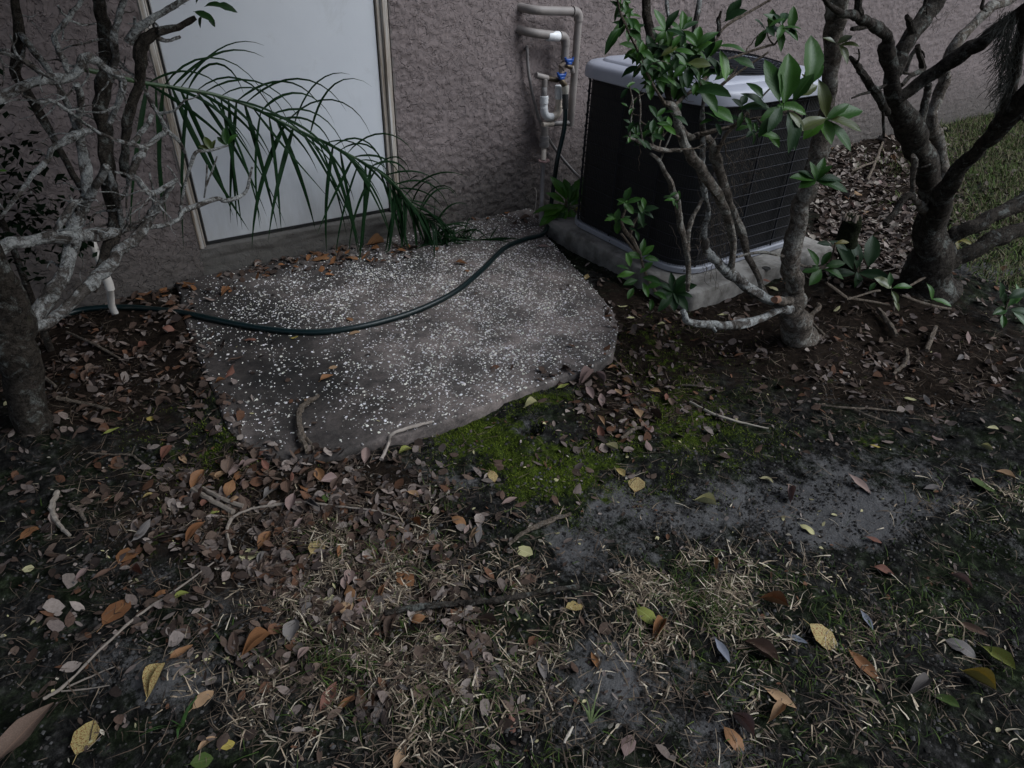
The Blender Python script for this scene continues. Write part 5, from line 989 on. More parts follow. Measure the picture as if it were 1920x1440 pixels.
HL = [
 (760,848,30,20,'lime','yellow-green leaf just off the patio near edge',None),(923,895,27,-60,'half','yellow leaf with a brown spot at the left side of the bright moss',None),
 (1145,845,30,-40,'pale','pale yellow leaf lying right of the bright moss',None),(1162,890,22,-50,'half','small leaf half yellow half red-brown at the moss right edge',None),
 (1193,912,32,60,'half','tan and yellow leaf on dark soil right of the moss','' ,'R'),(983,1038,38,-20,'pale','large pale cream leaf beside the short twig on bare soil',None,'R'),
 (955,942,36,15,'pink','pinkish brown oval leaf at the lower left moss margin',None,'L'),(1040,943,26,-70,'brown','upright brown leaf at the lower moss margin',None),
 (860,980,36,-25,'orange','orange-brown pointed leaf left of the short twig on bare soil',None),(893,1008,30,15,'tan','curled tan leaf at the upper edge of the dry grass',None,'F'),
 (995,763,28,15,'pale','curled pale leaf on the moss touching the patio near edge',None,'F'),(790,927,36,30,'pink','greyish pink leaf between patio and dry grass',None,'L'),
 (1322,947,44,-15,'pale','big pale folded leaf on the grey sand patch',None,'F'),(1437,903,27,-15,'pale','oval cream leaf at the top of the grey sand patch',None),
 (1610,913,44,-45,'pink','long narrow pinkish grey leaf right of the sand patch',None,'L'),(1480,933,30,60,'pink','crumpled brownish leaf in the middle of the grey sand',None,'F'),
 (1513,995,28,-35,'pale','cream leaf at the lower right edge of the grey sand',None),(1705,752,22,-20,'pale','pale leaf on the dark soil below the right tree',None),
 (1860,807,22,-10,'pale','pale leaf near the right frame edge below the tree',None),(1840,913,44,-25,'green','large half green half brown leaf beside the right edge grass',None,'R'),
 (1747,917,42,5,'grey','long grey leaf lying flat on black soil at right',None,'L'),(1880,897,34,-20,'tan','pointed tan leaf above the half green leaf at right',None),
 (1638,1017,36,-15,'red','red-brown leaf at the lower right of the sand patch',None,'L'),(1640,840,18,-20,'yellow','small bright yellow leaf on dark green ground below the right tree',None),
 (1758,823,24,-15,'pink','pinkish oval leaf on black soil below the right tree',None),(1847,843,20,-30,'pale','small narrow cream leaf on the black soil at right',None),
 (1563,968,15,0,'pale','tiny cream leaf on the right part of the sand',None),(1340,1060,26,70,'tan','upright tan leaf at the top of the right dry grass clump',None),
 (283,788,19,-10,'yellow','bright yellow leaf on the litter left of the patio corner',None,'R'),(210,813,30,20,'lime','torn pale green leaf below the yellow leaf at left',None),
 (373,903,34,65,'orange','upright orange-brown leaf at the end of the broken branch pair',None),(280,932,20,20,'half','small orange and yellow leaf on the dark left ground',None),
 (403,962,20,15,'lime','small yellow leaf just below the broken branch pair',None),(55,1070,24,5,'pale','round pale yellow leaf with a stalk near the left edge',None,'R'),
 (268,1000,36,60,'grey','grey-brown pointed leaf on the dark left ground',None),(242,1043,40,70,'orange','orange-brown broad leaf on the dark left ground',None,'R'),
 (470,1038,40,75,'pale','large pale yellow leaf left of the dry grass','', 'R'),(595,1030,32,60,'half','yellow and brown leaf at the upper left of the dry grass',None,'R'),
 (498,1017,32,60,'orange','brown leaf just above the large pale yellow leaf',None),(57,1000,30,60,'orange','orange-brown leaf near the left edge above the round pale one',None),
 (197,1080,36,40,'brown','long narrow brown leaf left of the long straight stick',None,'L'),(612,935,20,-70,'green','small green leaf with an orange tip in the brown litter',None),
 (260,1077,38,-20,'red','curled reddish leaf left of the long straight stick',None,'F'),(157,1077,32,75,'pink','pinkish leaf standing on edge on the left ground',None,'L'),
 (220,1150,48,60,'orange','large tan-orange leaf left of the long stick',None,'R'),(43,1383,112,65,'brown','huge brown lance-shaped leaf in the bottom left corner',None,'L'),
 (163,1387,48,85,'half','big yellowish tan leaf at the bottom left',None,'R'),(298,1283,48,70,'half','folded leaf with yellow and pinkish halves at lower left',None,'F'),
 (340,1227,44,25,'orange','pointed orange-brown leaf at lower left',None),(483,1215,52,35,'orange','long folded orange leaf left of the dry grass',None,'F'),
 (440,1213,40,-60,'brown','brown leaf touching the long folded orange leaf',None),(303,1115,24,20,'orange','small glowing orange leaf above the long stick',None),
 (340,1122,30,25,'lime','yellowish leaf tucked under the long stick',None),(618,1137,36,-80,'pale','pale yellow-green leaf in the left part of the dry grass',None,'R'),
 (382,1313,36,45,'tan','curled tan leaf above the green grass blades at bottom left',None),(428,1400,28,15,'yellow','yellow leaf at the bottom left of the dry grass',None,'R'),
 (550,1187,42,-80,'grey','grey-brown curled leaf at the left edge of the dry grass',None),(388,1241,18,15,'pale','tiny narrow pale leaf under the folded orange leaf',None,'L'),
 (97,1170,28,30,'brown','small brown leaf on black soil at far left',None),(617,1310,44,60,'red','red-brown leaf in the lower dry grass at left',None),
 (390,1397,34,30,'tan','dull tan leaf at the bottom beside the green blades',None),(380,1430,44,10,'green','dark green round leaf at the bottom edge',None,'R'),
 (995,1088,30,10,'brown','round reddish brown leaf above the long dead branch',None,'R'),(760,1088,44,-25,'orange','large orange-brown leaf in the dry grass above the dead branch',None,'R'),
 (1077,1140,40,10,'half','brown leaf with a yellow edge right of the dead branch tip',None,'R'),(1210,1158,46,-35,'lime','yellow-green and brown long leaf in the right dry grass',None),
 (1233,1186,44,40,'orange','crumpled orange leaf in the right dry grass',None,'F'),(822,1200,20,0,'pale','small round pale leaf in the middle of the dry grass',None,'R'),
 (913,1173,50,-10,'brown','dark brown curled leaf below the dead branch',None,'F'),(1115,1242,30,-65,'orange','small orange oval leaf on grey sand below the right dry grass',None,'L'),
 (967,1372,44,-50,'red','dark reddish leaf at the bottom centre',None),(1177,1400,38,50,'pink','pinkish grey triangular leaf at the bottom on black soil',None),
 (710,1337,42,80,'grey','grey leaf standing at the bottom of the dry grass',None,'L'),(750,1423,50,75,'tan','tan lance-shaped leaf at the bottom edge',None,'L'),
 (933,1260,40,-40,'grey','grey-brown leaf in the dry grass lower middle',None,'L'),(650,1143,34,70,'tan','orange-tan leaf beside the pale yellow-green one',None),
 (730,1177,40,80,'brown','upright brown leaf under the left end of the dead branch',None),(787,1300,44,10,'brown','dark brown round leaf in the lower dry grass',None,'R'),
 (647,1323,36,30,'orange','narrow orange leaf in the lower dry grass',None,'L'),(1017,1253,44,-80,'grey','long grey leaf beside the sandy path strip',None,'L'),
 (1428,1227,78,-25,'brown','very large plain brown leaf in the lower right',None),(1493,1203,38,-20,'blue','bluish white leaf with a yellow tip in the lower right',None),
 (1542,1200,58,-30,'half','large yellow leaf stained brown in the lower right',None,'R'),(1353,1223,40,-60,'blue','narrow blue-grey leaf left of the very large brown leaf',None,'L'),
 (1618,1253,58,-50,'orange','long brown leaf crossed by a pale stalk in the lower right',None,'L'),(1623,1167,32,-70,'blue','small blue-grey leaf in the dark grass at right',None,'L'),
 (1462,1312,62,-25,'tan','long tan lance-shaped leaf in the lower right',None,'L'),(1452,1342,48,25,'tan','crumpled tan leaf below the long lance-shaped one',None,'F'),
 (1375,1390,44,-45,'orange','orange-brown oval leaf at the bottom right of centre',None),(1867,1240,46,-50,'lime','yellow-green leaf near the lower right edge',None),
 (1832,1282,48,-40,'yellow','narrow folded yellow leaf near the lower right edge',None,'F'),(1720,1293,60,15,'grey','big crumpled grey-brown leaf in the dark lower right',None,'F'),
 (1773,1320,42,-25,'green','olive leaf below the crumpled grey-brown one',None),(1800,1217,54,-25,'grey','large grey leaf in the dark grass at far right',None),
 (1820,1185,46,-35,'brown','narrow brown leaf above the large grey one at far right',None,'L'),(1390,1365,46,-45,'pink','pinkish curled leaf at the bottom right of centre',None,'F'),
 (1450,1135,52,-20,'orange','orange-brown leaf at the right of the green grass clump',None,'F'),(1657,1075,42,-20,'red','reddish brown leaf in the dark grass right of the sand',None),
 (1800,1093,36,-40,'pink','pinkish brown leaf in the dark grass near the right edge',None),
 (425,550,24,70,'orange','upright orange leaf on the far left of the patio',None),(470,640,26,0,'red','dark reddish leaf below the hose on the patio left',None),
 (553,636,18,0,'yellow','small yellow leaf just below the hose',None),(613,711,26,30,'orange','orange-brown leaf lying alone in mid patio',None),
 (625,692,18,10,'tan','tan leaf behind the lone orange-brown one in mid patio',None,'R'),(656,601,18,-20,'orange','small orange leaf against the upper side of the hose',None),
 (746,599,26,10,'orange','orange leaf tucked under the hose at its middle',None),(665,626,22,20,'tan','tan leaf below the hose at its lowest bend',None),
 (864,496,28,-10,'orange','bright orange leaf above the hose on the right',None),(878,507,18,40,'orange','small orange leaf touching the hose at its upper bend',None),
 (414,718,22,10,'orange','orange leaf on the dark left rim of the patio',None),(580,756,26,-20,'tan','tan leaf beside the top of the root-like stick',None),
 (488,503,32,15,'tan','big curled tan leaf against the door sill',None),(602,488,36,10,'orange','largest orange-brown leaf against the door sill',None),
 (660,487,32,-15,'orange','flat orange leaf right of the largest one at the sill',None),(705,463,34,20,'orange','curled orange leaf at the right end of the sill',None,'F'),
 (1099,525,22,60,'half','orange and yellow leaf in the gap between patio and pad',None),(1167,578,20,-10,'pale','white-yellow leaf at the right rim of the patio',None),
 (1055,729,28,10,'lime','green leaf lying off the patio near right edge',None),(1099,716,40,30,'pink','pale pinkish curled leaf off the patio near right corner',None,'F'),
 (1149,693,24,10,'orange','orange leaf at the patio near right corner',None),(1019,465,30,-10,'pink','pinkish leaf where the hose meets the pad corner',None,'L'),
 (1183,600,24,15,'pale','cream leaf beside the right rim of the patio',None,'L'),(1240,610,16,0,'pale','tiny cream leaf left of the low mossy branch',None),
 (1355,593,24,0,'pale','cream leaf between the pad and the low mossy branch',None,'L'),(1450,543,18,-30,'pale','cream leaf between the pad and the slender trunk',None),
 (1437,530,22,10,'red','pinkish red leaf at the pad front edge',None),(1568,583,18,20,'pale','cream leaf right of the slender trunk',None),
 (975,395,34,30,'pink','large pinkish dead leaf against the wall beside the riser',None,'F'),(985,412,26,10,'brown','brown dead leaf at the wall foot below the riser',None),
 (780,985,26,-30,'orange','orange-brown leaf at the top edge of the dry grass',None,'F'),(1580,445,14,30,'yellow','yellow sprig leaf on the litter behind the slender trunk',None),
]
for e in HL: fallen(e[0], e[1], e[2], e[3], e[4], e[5], None, e[7] if len(e) > 7 else None)
ZONES = [
 ('leaf in the brown litter off the patio near left corner', 'leaves in the litter off the near left corner', (520,900,90,35), 44, (16,34), ['brown']*5+['orange','red','pink','tan']),
 ('leaf half buried in the dry grass', 'leaves in the dry grass', (650,1080,130,90), 44, (18,38), ['brown']*4+['grey','pink','pink','orange']),
 ('leaf under the lichen covered tree', 'leaves under the left tree', (230,680,120,70), 26, (16,30), ['brown']*4+['pink','red']),
 ('leaf in the litter right of the patio near corner', 'leaves right of the patio', (1190,760,60,45), 20, (15,28), ['brown','pink','pink','red','tan']),
 ('leaf on the bark litter behind the slender trunk', 'pale leaves behind the slender trunk', (1630,370,55,70), 18, (12,22), ['pink','tan','grey','brown']),
 ('leaf on the mulch below the right tree', 'leaves below the right tree', (1780,680,100,60), 12, (12,22), ['pink','grey','brown']),
]
ADJ = {'brown': 'plain brown', 'orange': 'orange', 'red': 'reddish', 'pink': 'pinkish', 'tan': 'tan', 'grey': 'grey'}
for lab, grp, (cx_, cy_, sx, sy), n_, lr, ks in ZONES:
    for _ in range(n_):
        x = random.gauss(cx_, sx); y = random.gauss(cy_, sy)
        x = min(max(x, 10), 1910); y = min(max(y, 260), 1430)
        kk_ = random.choice(ks); sz = random.uniform(*lr); wd_ = ADJ[kk_]+(' small' if sz < (lr[0]+lr[1])/2 else ' larger')
        fallen(x, y, sz, random.uniform(0, 360), kk_, wd_+' dead '+lab, wd_+' '+grp, None, .3)

# ---------------------------------------------------------------- sticks and twigs
def stick(label, lines, mat=None, lift=1.5, name='fallen_twig', cat='twig'):
    p0 = gpt(lines[0][0][:2]); s = thing(name, label, cat, p0)
    for li, ln in enumerate(lines):
        P = []; r = []
        for q in ln:
            z = gpt(q[:2]); rad = q[2]*depth(z)/F; P.append(z+np.array([0, 0, rad*lift+.006])); r.append(rad)
        Ps = spline(P, 6); rs = np.interp(np.linspace(0, len(P)-1, len(Ps)), np.arange(len(P)), r)
        rg = np.random.default_rng(int(ln[0][0])); Ps = Ps+rg.normal(0, 1, Ps.shape)*rs[:, None]*.14
        mb = MB(); mb.tube(Ps, rs*(1+rg.normal(0, .1, len(rs))), 7, .08); child('shaft' if li == 0 else 'side_shoot', mb.mesh('shaft', mat or MTW), s)
MSTK = M('weathered_stick', (.27, .225, .185), (.17, .14, .115), 60, .75)
stick('gnarled root-like stick lying on the patio near left corner', [[(598,749,3.5),(578,764,5),(564,778,5.5),(562,806,6),(570,832,6),(577,855,4)], [(566,820,3.5),(584,838,3),(590,852,2)], [(570,835,3),(566,850,2.5)]])
stick('pale bent twig along the patio near edge', [[(811,796,2.5),(775,806,3),(737,819,3.2),(728,840,3.5),(716,868,3.5)]], M('pale_twig', (.36, .31, .27), (.25, .21, .18), 60, .7))
stick('thin straw-coloured twig on the dark moss', [[(1292,758,2),(1340,783,2.4),(1390,797,2),(1440,808,1.5)]], M('straw_twig', (.4, .35, .29), (.3, .26, .2), 60, .7))
stick('short bark-covered twig on bare soil above the pale cream leaf', [[(953,1028,3),(975,1010,4),(1000,997,5),(1035,982,4.5),(1070,970,4)]])
stick('long dead branch lying in the dry grass', [[(722,1158,5.5),(760,1150,6),(800,1145,6),(850,1140,6),(900,1136,5.5),(950,1130,5.5),(1010,1118,5),(1050,1111,4.5),(1085,1107,4.5)]], MBR)
stick('pair of thick broken branch pieces left of the litter', [[(363,925,4.5),(400,947,5),(440,968,5)], [(383,923,4),(420,943,4.5),(457,957,4.5)]], M('bare_branch', (.24, .2, .165), (.14, .115, .09), 40, .75))
stick('long thin bent stem arching through the leaf litter', [[(437,1043,3),(430,1020,3),(428,1000,3),(437,977,3),(467,962,2.6),(510,953,2.4),(560,947,2.4),(600,950,2.2),(640,955,2),(700,962,1.8),(755,978,1.5)]], MSTK)
stick('long straight stick running to the bottom left', [[(402,1058,1.4),(330,1113,2),(260,1160,2.3),(190,1225,2.7),(125,1290,3.1),(85,1316,2.8)], [(128,1293,1.7),(190,1265,1.4),(217,1254,1.1)], [(118,1300,1.5),(165,1296,1.4),(207,1289,1.0)]], MSTK)
stick('thin stick under the lichen tree beside the hose', [[(127,627,2),(177,650,2.4),(227,677,2)]])
stick('short stick by the foot of the lichen tree', [[(60,687,2.5),(82,710,3),(107,730,3)]])
stick('brown stick on the litter right of the lichen tree foot', [[(110,753,3.5),(160,763,3.5),(207,774,3)]])
stick('pale peeling stick on the dark ground at left', [[(112,930,4.5),(104,950,5.5),(103,973,5),(114,990,3.5),(133,1010,3.5)]], M('peeling_stick', (.3, .26, .22), (.18, .15, .12), 60, .7))
stick('short curved pale stick beside the peeling one', [[(133,952,3),(150,963,3.5),(163,982,3)]])
stick('thin forked stem lying on dark moss at left', [[(167,853,1.6),(210,857,1.8),(248,858,2),(262,868,2),(277,878,1.8)], [(248,858,1.4),(254,842,1.2)]])
stick('short stick in the litter right of the patio', [[(1163,828,3),(1190,811,3.5),(1217,808,3)]])
stick('pale exposed root piece right of the slender trunk', [[(1643,588,4.5),(1652,600,5),(1662,614,5),(1677,635,4)]])
stick('curved root hugging the slender trunk', [[(1530,578,4),(1533,585,4.5),(1518,600,4.5),(1522,615,4),(1543,634,3)]])
stick('stubby stick on the mulch below the right tree', [[(1751,620,3.5),(1743,640,4.5),(1735,665,4)]])
stick('crooked root piece on the mulch', [[(1696,662,3.5),(1697,677,4),(1690,692,4),(1672,708,3)]])
stick('thin twig on the moss right of the patio', [[(1278,726,1.8),(1310,729,2),(1338,733,1.6)]])
stick('long thin twig with a fork below the right tree', [[(1533,763,1.8),(1580,769,2),(1640,772,2),(1688,777,1.6)], [(1600,772,1.8),(1630,785,1.8),(1664,796,1.4)]])
stick('pale leaning stalk behind the slender trunk', [[(1654,270,2),(1640,308,2.4),(1624,344,2.6)]])
stick('pale short twig on the bark litter behind the slender trunk', [[(1595,325,2),(1620,315,2.4),(1640,308,2)]])
stick('pale dry stalk on black soil at the bottom', [[(1057,1398,3),(1065,1382,3),(1073,1367,2.4)]], M('dry_stalk', (.45, .4, .33), (.35, .3, .25), 60, .7))
stick('fine twig above the sandy strip at bottom centre', [[(1120,1150,1.6),(1140,1175,1.6),(1160,1200,1.4)]])

# ---------------------------------------------------------------- ground cover (uncountable)
def scatter(n, dens, box, seed, gain=1.0, extra=None):
    rg = np.random.default_rng(seed); o = []; tot = 0
    while tot < n:
        m_ = 20000; p = np.stack([rg.uniform(box[0], box[2], m_), rg.uniform(box[1], box[3], m_)], 1)
        # area weight: even on the ground rather than in the picture
        w = ((p[:,1]+40)/1480.0)**-0.0
        d = blobs(p, dens)*gain; v = np.stack([(p[:,0]-960), -(p[:,1]-720), np.full(m_, -F)], 1) @ R.T
        t = -CAM[2]/v[:,2]; q = CAM+v*t[:, None]
        d = d*np.clip(.6+(extra or 1.4)*fbm(q[:,0]*8, q[:,1]*8, seed+3, 3), .02, 1.8)
        k_ = (rg.random(m_) < d) & (q[:,1] < W-.01) & (v[:,2] < 0); q = q[k_]
        q = q[~((q[:,0] > 2.2) & (q[:,0] < 3.32) & (q[:,1] > 1.72) & (q[:,1] < 2.87))]
        o.append(q); tot += len(q)
        if len(o) > 400: break
    q = np.vstack(o)[:n]; return q[rg.permutation(len(q))], rg
def blades(name, Q, rg, ln, wd, cols, lean, curve, mat, label, nseg=3, offp=True, lie=0.0):
    if offp: Q = Q[~inside(Q[:,0], Q[:,1], np.array(PP))]
    n = len(Q); base = Q.copy(); base[:,2] = gh(Q[:,0], Q[:,1])
    th = rg.uniform(0, 2*PI, n); L = rg.uniform(ln[0], ln[1], n); el = np.clip(rg.normal(lean, .3, n), .05, 1.5)
    if lie: 
        m_ = rg.random(n) < lie; el[m_] = rg.uniform(.0, .2, m_.sum()); base[m_, 2] += rg.uniform(.002, .012, m_.sum())
    cu = rg.normal(curve, .35, n); V = []; wv = rg.choice([.45, .7, 1.0, 1.35], n)
    P = base.copy(); a = el.copy(); thv = th.copy(); rows = []
    for s in range(nseg+1):
        w = wd*wv*(1-(s/(nseg+.15))**1.5) if s < nseg else np.full(n, wd*.08)
        side = np.stack([-np.sin(thv), np.cos(thv), np.zeros(n)], 1)
        rows.append(np.stack([P-side*w[:, None], P+side*w[:, None]], 1))
        d = np.stack([np.cos(a)*np.cos(thv), np.cos(a)*np.sin(thv), np.sin(a)], 1); P = P+d*(L/nseg)[:, None]
        P[:,2] = np.maximum(P[:,2], gh(P[:,0], P[:,1])+.002); a = a-cu/nseg*1.6; thv = thv+rg.normal(0, .13, n)
    V = np.stack(rows, 1).reshape(-1, 3); k_ = 2*(nseg+1); b = (np.arange(n)*k_)[:, None, None]
    f = np.array([[2*s, 2*s+1, 2*s+3, 2*s+2] for s in range(nseg)])[None]; Fq = (f+b).reshape(-1, 4)
    c = np.array(cols); ci = c[rg.integers(0, len(c), n)]*rg.uniform(.65, 1.25, (n, 1)); Cc = np.repeat(ci, k_, 0)
    o = link(name, mesh_np(name, V, Fq, mat, True, Cc)); tag(o, label, kind='stuff'); o['category'] = name.replace('_', ' '); return o
STRAW = [(0.351, 0.273, 0.195), (0.429, 0.351, 0.254), (0.260, 0.202, 0.143), (0.169, 0.126, 0.091), (0.546, 0.468, 0.358), (0.104, 0.078, 0.055), (0.065, 0.049, 0.036), (0.130, 0.104, 0.075)]
GRN = [(.05, .085, .02), (.07, .105, .025), (.09, .11, .03)]
DRY = [(770,1090,130,45,.9),(640,1150,80,55,.7),(800,1220,120,45,.6),(1270,1095,75,36,1.1),(1330,1130,55,30,.8),(1240,1180,80,35,.45),(680,1020,80,26,.7),(1390,1050,60,22,.4),(1495,1095,40,20,.6),(1460,1250,110,55,.1),(1600,1150,150,60,.06),(760,1330,170,60,.3),(1880,940,70,35,.5),(1500,1330,180,70,.06),(1750,1230,150,90,.06),(1060,1180,60,45,.2),(820,965,35,28,.4),(470,1290,60,30,.3),(520,1350,60,50,.35),(1380,930,300,60,.02),(330,960,150,60,.06)]
box = (0, 240, 1920, 1460)
q, rg = scatter(6800, DRY, (0, 880, 1920, 1470), 21, .9, 2.2)
blades('dry_grass', q, rg, (.014, .062), .0015, STRAW+STRAW+GRN[:1], .5, .5, MTINT, 'matted straw-coloured dry grass on the near ground', lie=.55, nseg=4)
q, rg = scatter(4200, [(700,1020,80,26,.9),(1330,1135,70,35,1.0),(1290,1100,60,30,.5),(720,1240,110,60,.5),(860,1290,80,50,.4),(820,950,30,25,.5),(1600,1150,180,70,.25),(1800,1150,120,70,.15),(1880,930,60,30,.6),(1480,1250,140,60,.15),(980,1390,60,40,.4),(1500,1400,160,50,.12),(1370,1070,40,20,.4)], (0, 880, 1920, 1470), 22, .8)
q = q[:3000]
blades('green_grass', q, rg, (.018, .05), .0011, GRN+[(.035, .06, .018)]*2, .8, .6, MTINT, 'thin green grass shoots among the dry grass')
q, rg = scatter(34000, MOSS[:9]+[(1280,790,80,40,.3)], (200, 560, 1500, 1000), 23, .8, 2.4)
blades('moss', q, rg, (.003, .009), .0008, [(.07, .105, .012), (.115, .16, .018), (.04, .06, .010), (.19, .235, .03)], .9, .3, MTINT, 'bright green moss patch in front of the patio', nseg=2)
q, rg = scatter(9500, [(960,1100,900,260,.22)]+LITT+[(1650,720,180,50,.9),(1560,760,120,40,.6),(300,900,200,90,.3),(1500,1300,260,100,.25),(900,1350,300,60,.25)], box, 24, .4)
blades('twig_litter', q, rg, (.02, .075), .0010, [(.13, .095, .07), (.2, .155, .115), (.09, .065, .048), (.06, .045, .035), (.04, .032, .026), (.03, .025, .022)], .12, .05, MTINT, 'fine twigs, roots and needles strewn over the soil', lie=.85)
# lawn beyond the right tree
rg = np.random.default_rng(30); m_ = 110000; Q = np.stack([rg.uniform(3.7, 12.5, m_), rg.uniform(.6, W-.01, m_), np.zeros(m_)], 1)
edge = 4.45+1.83*(Q[:,1]-1.73)+.2*fbm(Q[:,0]*2, Q[:,1]*2, 4, 3); pr = sstep(-.7, .9, Q[:,0]-edge+.5*fbm(Q[:,0]*5, Q[:,1]*5, 14, 3))*np.clip(1.3-.1*(Q[:,0]-4), .35, 1)
pr = pr+.3*np.exp(-((Q[:,0]-5.35)/.3)**2-((Q[:,1]-2.52)/.16)**2)
Q = Q[rg.random(m_) < pr]
blades('lawn_grass', Q, rg, (.035, .09), .0026, [(.065, .11, .024), (.09, .135, .034), (.13, .14, .06), (.05, .07, .022), (.2, .175, .11), (.14, .11, .07)], .85, .55, MTINT, 'green lawn between the right tree and the wall')
# leaf fragments
def frag(name, n, dens, seed, ln, cols, label, box_=box, gain=.5, on=.12):
    q, rg = scatter(n, dens, box_, seed, gain); q = q.copy(); pin = inside(q[:,0], q[:,1], np.array(PP)); q[:,2] = np.where(pin, PATZ, gh(q[:,0], q[:,1]))
    q = q[~pin | (rg.random(len(q)) < on)]
    n = len(q); L = rg.uniform(*ln, n); w = L*rg.choice([rg.uniform(.1, .2, n), rg.uniform(.2, .36, n)][0:2] and [.14, .2, .26, .32, .38], n); th = rg.uniform(0, 2*PI, n); tx = rg.normal(0, .5, n); ty = rg.normal(0, .45, n); cu = rg.uniform(-.7, 1.0, n)
    loc = np.array([(0, -.5), (.75, -.25), (1, .05), (.7, .3), (0, .55), (-.7, .3), (-1, .05), (-.75, -.25)]); V = []
    for (u, v) in list(loc)+[(0, -.2), (0, .2)]:
        x = u*w; y = v*L; z = x*np.sin(tx)+y*np.sin(ty)+cu*np.abs(u)*w*.8+.004+L*.1
        V.append(np.stack([q[:,0]+x*np.cos(th)-y*np.sin(th), q[:,1]+x*np.sin(th)+y*np.cos(th), q[:,2]+np.maximum(z, .001)], 1))
    V = np.stack(V, 1).reshape(-1, 3); f = np.array([[0,1,8,8],[1,2,9,8],[2,3,9,9],[3,4,9,9],[4,5,9,9],[5,6,9,9],[6,7,8,9],[7,0,8,8]])
    Fs = []
    tri = [[0,1,8],[1,2,8],[2,9,8],[2,3,9],[3,4,9],[4,5,9],[5,6,9],[6,8,9],[6,7,8],[7,0,8]]
    Fq = (np.array(tri)[None]+(np.arange(n)*10)[:, None, None]).reshape(-1, 3)
    c = np.array(cols)[rg.integers(0, len(cols), n)]*rg.uniform(.6, 1.25, (n, 1))
    o = link(name, mesh_np(name, V, Fq, MTINT, True, np.repeat(c, 10, 0))); tag(o, label, kind='stuff'); o['category'] = 'leaf litter'
BR = [(0.072, 0.049, 0.038), (0.054, 0.038, 0.031), (0.114, 0.080, 0.062), (0.108, 0.085, 0.074), (0.192, 0.150, 0.130), (0.034, 0.025, 0.022), (0.120, 0.060, 0.036), (0.150, 0.120, 0.108), (0.240, 0.198, 0.174), (0.084, 0.054, 0.041)]
frag('leaf_litter', 5200, LITT+[(560,920,130,40,1.0),(660,1060,150,80,.6),(1190,750,80,45,.8),(180,640,170,80,.8)], 41, (.012, .042), BR, 'mass of small dead leaves and fragments over the soil')
frag('leaf_crumbs', 2600, [(900,1000,700,260,.5),(1640,360,90,90,1.0)], 42, (.006, .016), BR+[(.4, .36, .2), (.34, .3, .24)], 'tiny leaf crumbs scattered over bare soil', gain=.35)
frag('bark_litter', 3000, [(1640,370,75,75,1.0),(1580,320,40,40,.8),(1660,470,90,30,.6)], 45, (.02, .06), [(.2,.165,.145),(.26,.215,.19),(.14,.105,.088),(.09,.065,.052),(.05,.036,.03),(.3,.26,.22)], 'pale dead leaves and bark pieces between the air conditioner and the lawn', (1480, 240, 1800, 560), 1.0)
frag('lawn_litter', 900, [(1820,300,110,90,1.0),(1760,350,60,60,1.0)], 46, (.02, .055), [(.2,.165,.145),(.14,.105,.088),(.09,.065,.052)], 'dead leaves strewn in the lawn edge', (1700, 200, 1920, 460), 1.0)
frag('sill_litter', 260, [(450,515,80,10,.8),(560,495,80,8,1.0),(660,478,70,8,1.0),(930,412,50,7,.8),(300,548,60,12,.8)], 43, (.02, .05), BR+[(.2, .09, .04)]*3, 'leaves swept against the foot of the door sill', (200, 390, 1020, 580), 1.0, 1.0)
frag('rim_litter', 260, [(345,590,12,30,.9),(358,650,12,30,.9),(388,715,14,30,.9),(425,800,20,30,.8),(510,858,50,8,.8),(600,862,50,6,.7),(1150,620,10,40,.5),(1060,712,60,8,.5)], 47, (.014, .04), BR, 'dead leaves and crumbs gathered along the rim of the patio', (300, 520, 1200, 900), 1.0, 1.0)
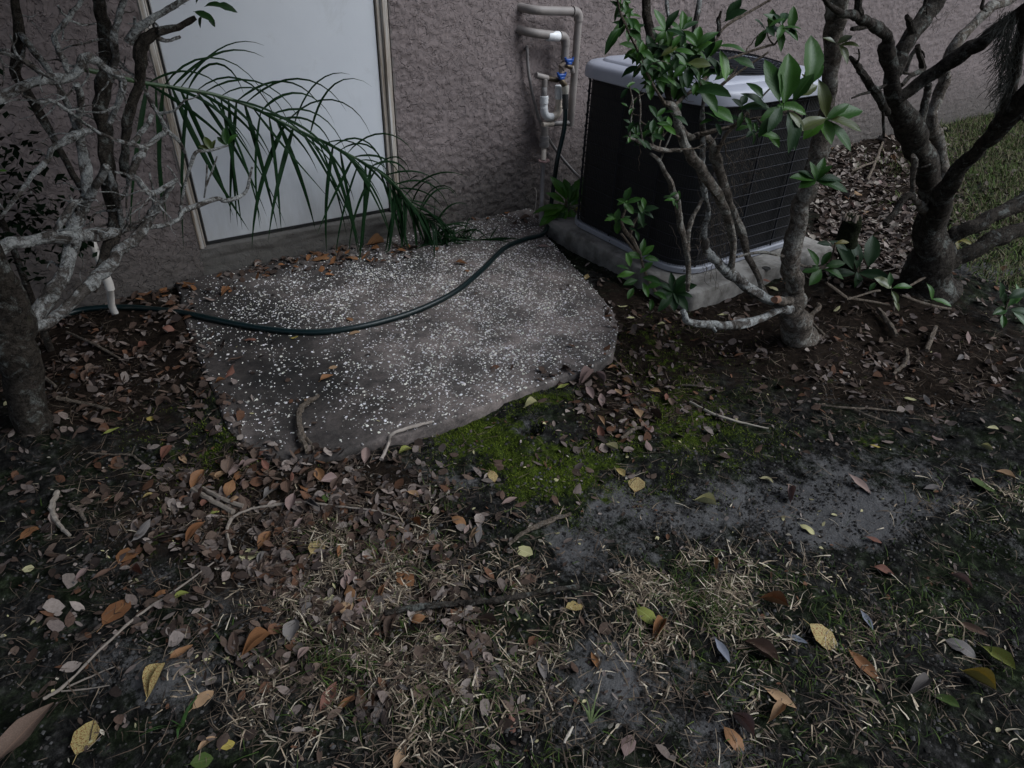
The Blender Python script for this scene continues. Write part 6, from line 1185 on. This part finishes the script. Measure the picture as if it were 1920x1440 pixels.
# soil crumbs
q, rg = scatter(16000, [(960,1050,900,300,.6),(1480,955,250,60,.9)], (0, 700, 1920, 1470), 44, .6); q = q[~inside(q[:,0], q[:,1], np.array(PP))]
n = len(q); r = rg.uniform(.0012, .0045, n)*rg.choice([1, 1, 1.6], n); z = gh(q[:,0], q[:,1])+r*.3
oct_ = np.array([(1,0,0),(0,1,0),(-1,0,0),(0,-1,0),(0,0,1)]); V = np.stack([q[:,0], q[:,1], z], 1)[:, None, :]+oct_[None]*r[:, None, None]*rg.uniform(.6, 1.3, (n, 5, 1))
Fq = (np.array([[0,1,4],[1,2,4],[2,3,4],[3,0,4]])[None]+(np.arange(n)*5)[:, None, None]).reshape(-1, 3)
c = np.array([(.025, .023, .021), (.045, .042, .039), (.016, .015, .014), (.075, .072, .07)])[rg.integers(0, 4, n)]
o = link('soil_crumbs', mesh_np('soil_crumbs', V.reshape(-1, 3), Fq, MTINT, False, np.repeat(c, 5, 0))); tag(o, 'loose crumbs of dark soil', kind='stuff')
# a lone grass tuft and the broad green blades at the bottom left
def tuft(label, base, bl, mat):
    p = gpt(base); t = thing('grass_tuft', label, 'grass tuft', p)
    for (dx, dy, Lp, w) in bl:
        tip = p + (CR*dx+CU*dy)*depth(p)/F*1.0; tip[2] = max(tip[2], p[2]+.006); mid = (p+tip)/2+np.array([0, 0, .012]); pts = spline([p, mid, tip], 4); V = []
        for i, s in enumerate(pts): ww = w*depth(p)/F*(1-(i/len(pts))**1.6)*.5; V += [s-CR*ww, s+CB*ww*.3, s+CR*ww]
        f = [[i*3+j, i*3+j+1, i*3+j+4, i*3+j+3] for i in range(len(pts)-1) for j in range(2)]
        child('blade', mesh_np('blade', V, f, mat, True, uv=[(.5, .5)]*len(V)), t)
MGB = m_leaf('grass_blade', [(.13, .17, .07), (.16, .2, .09)], .5, .4)
tuft('pale green grass tuft alone on black soil at the bottom', (1107, 1357), [(-18,40,0,4),(-8,48,0,4),(12,58,0,4),(26,35,0,4),(44,28,0,3.5),(-10,30,0,4),(4,36,0,4)], MGB)
tuft('broad dark green grass blades at the bottom left', (340, 1362), [(-62,-24,0,9),(30,55,0,8),(4,-46,0,8),(-30,10,0,6),(-70,-40,0,6)], m_leaf('dark_blade', [(.03, .07, .015), (.04, .085, .02)], .45, .4))
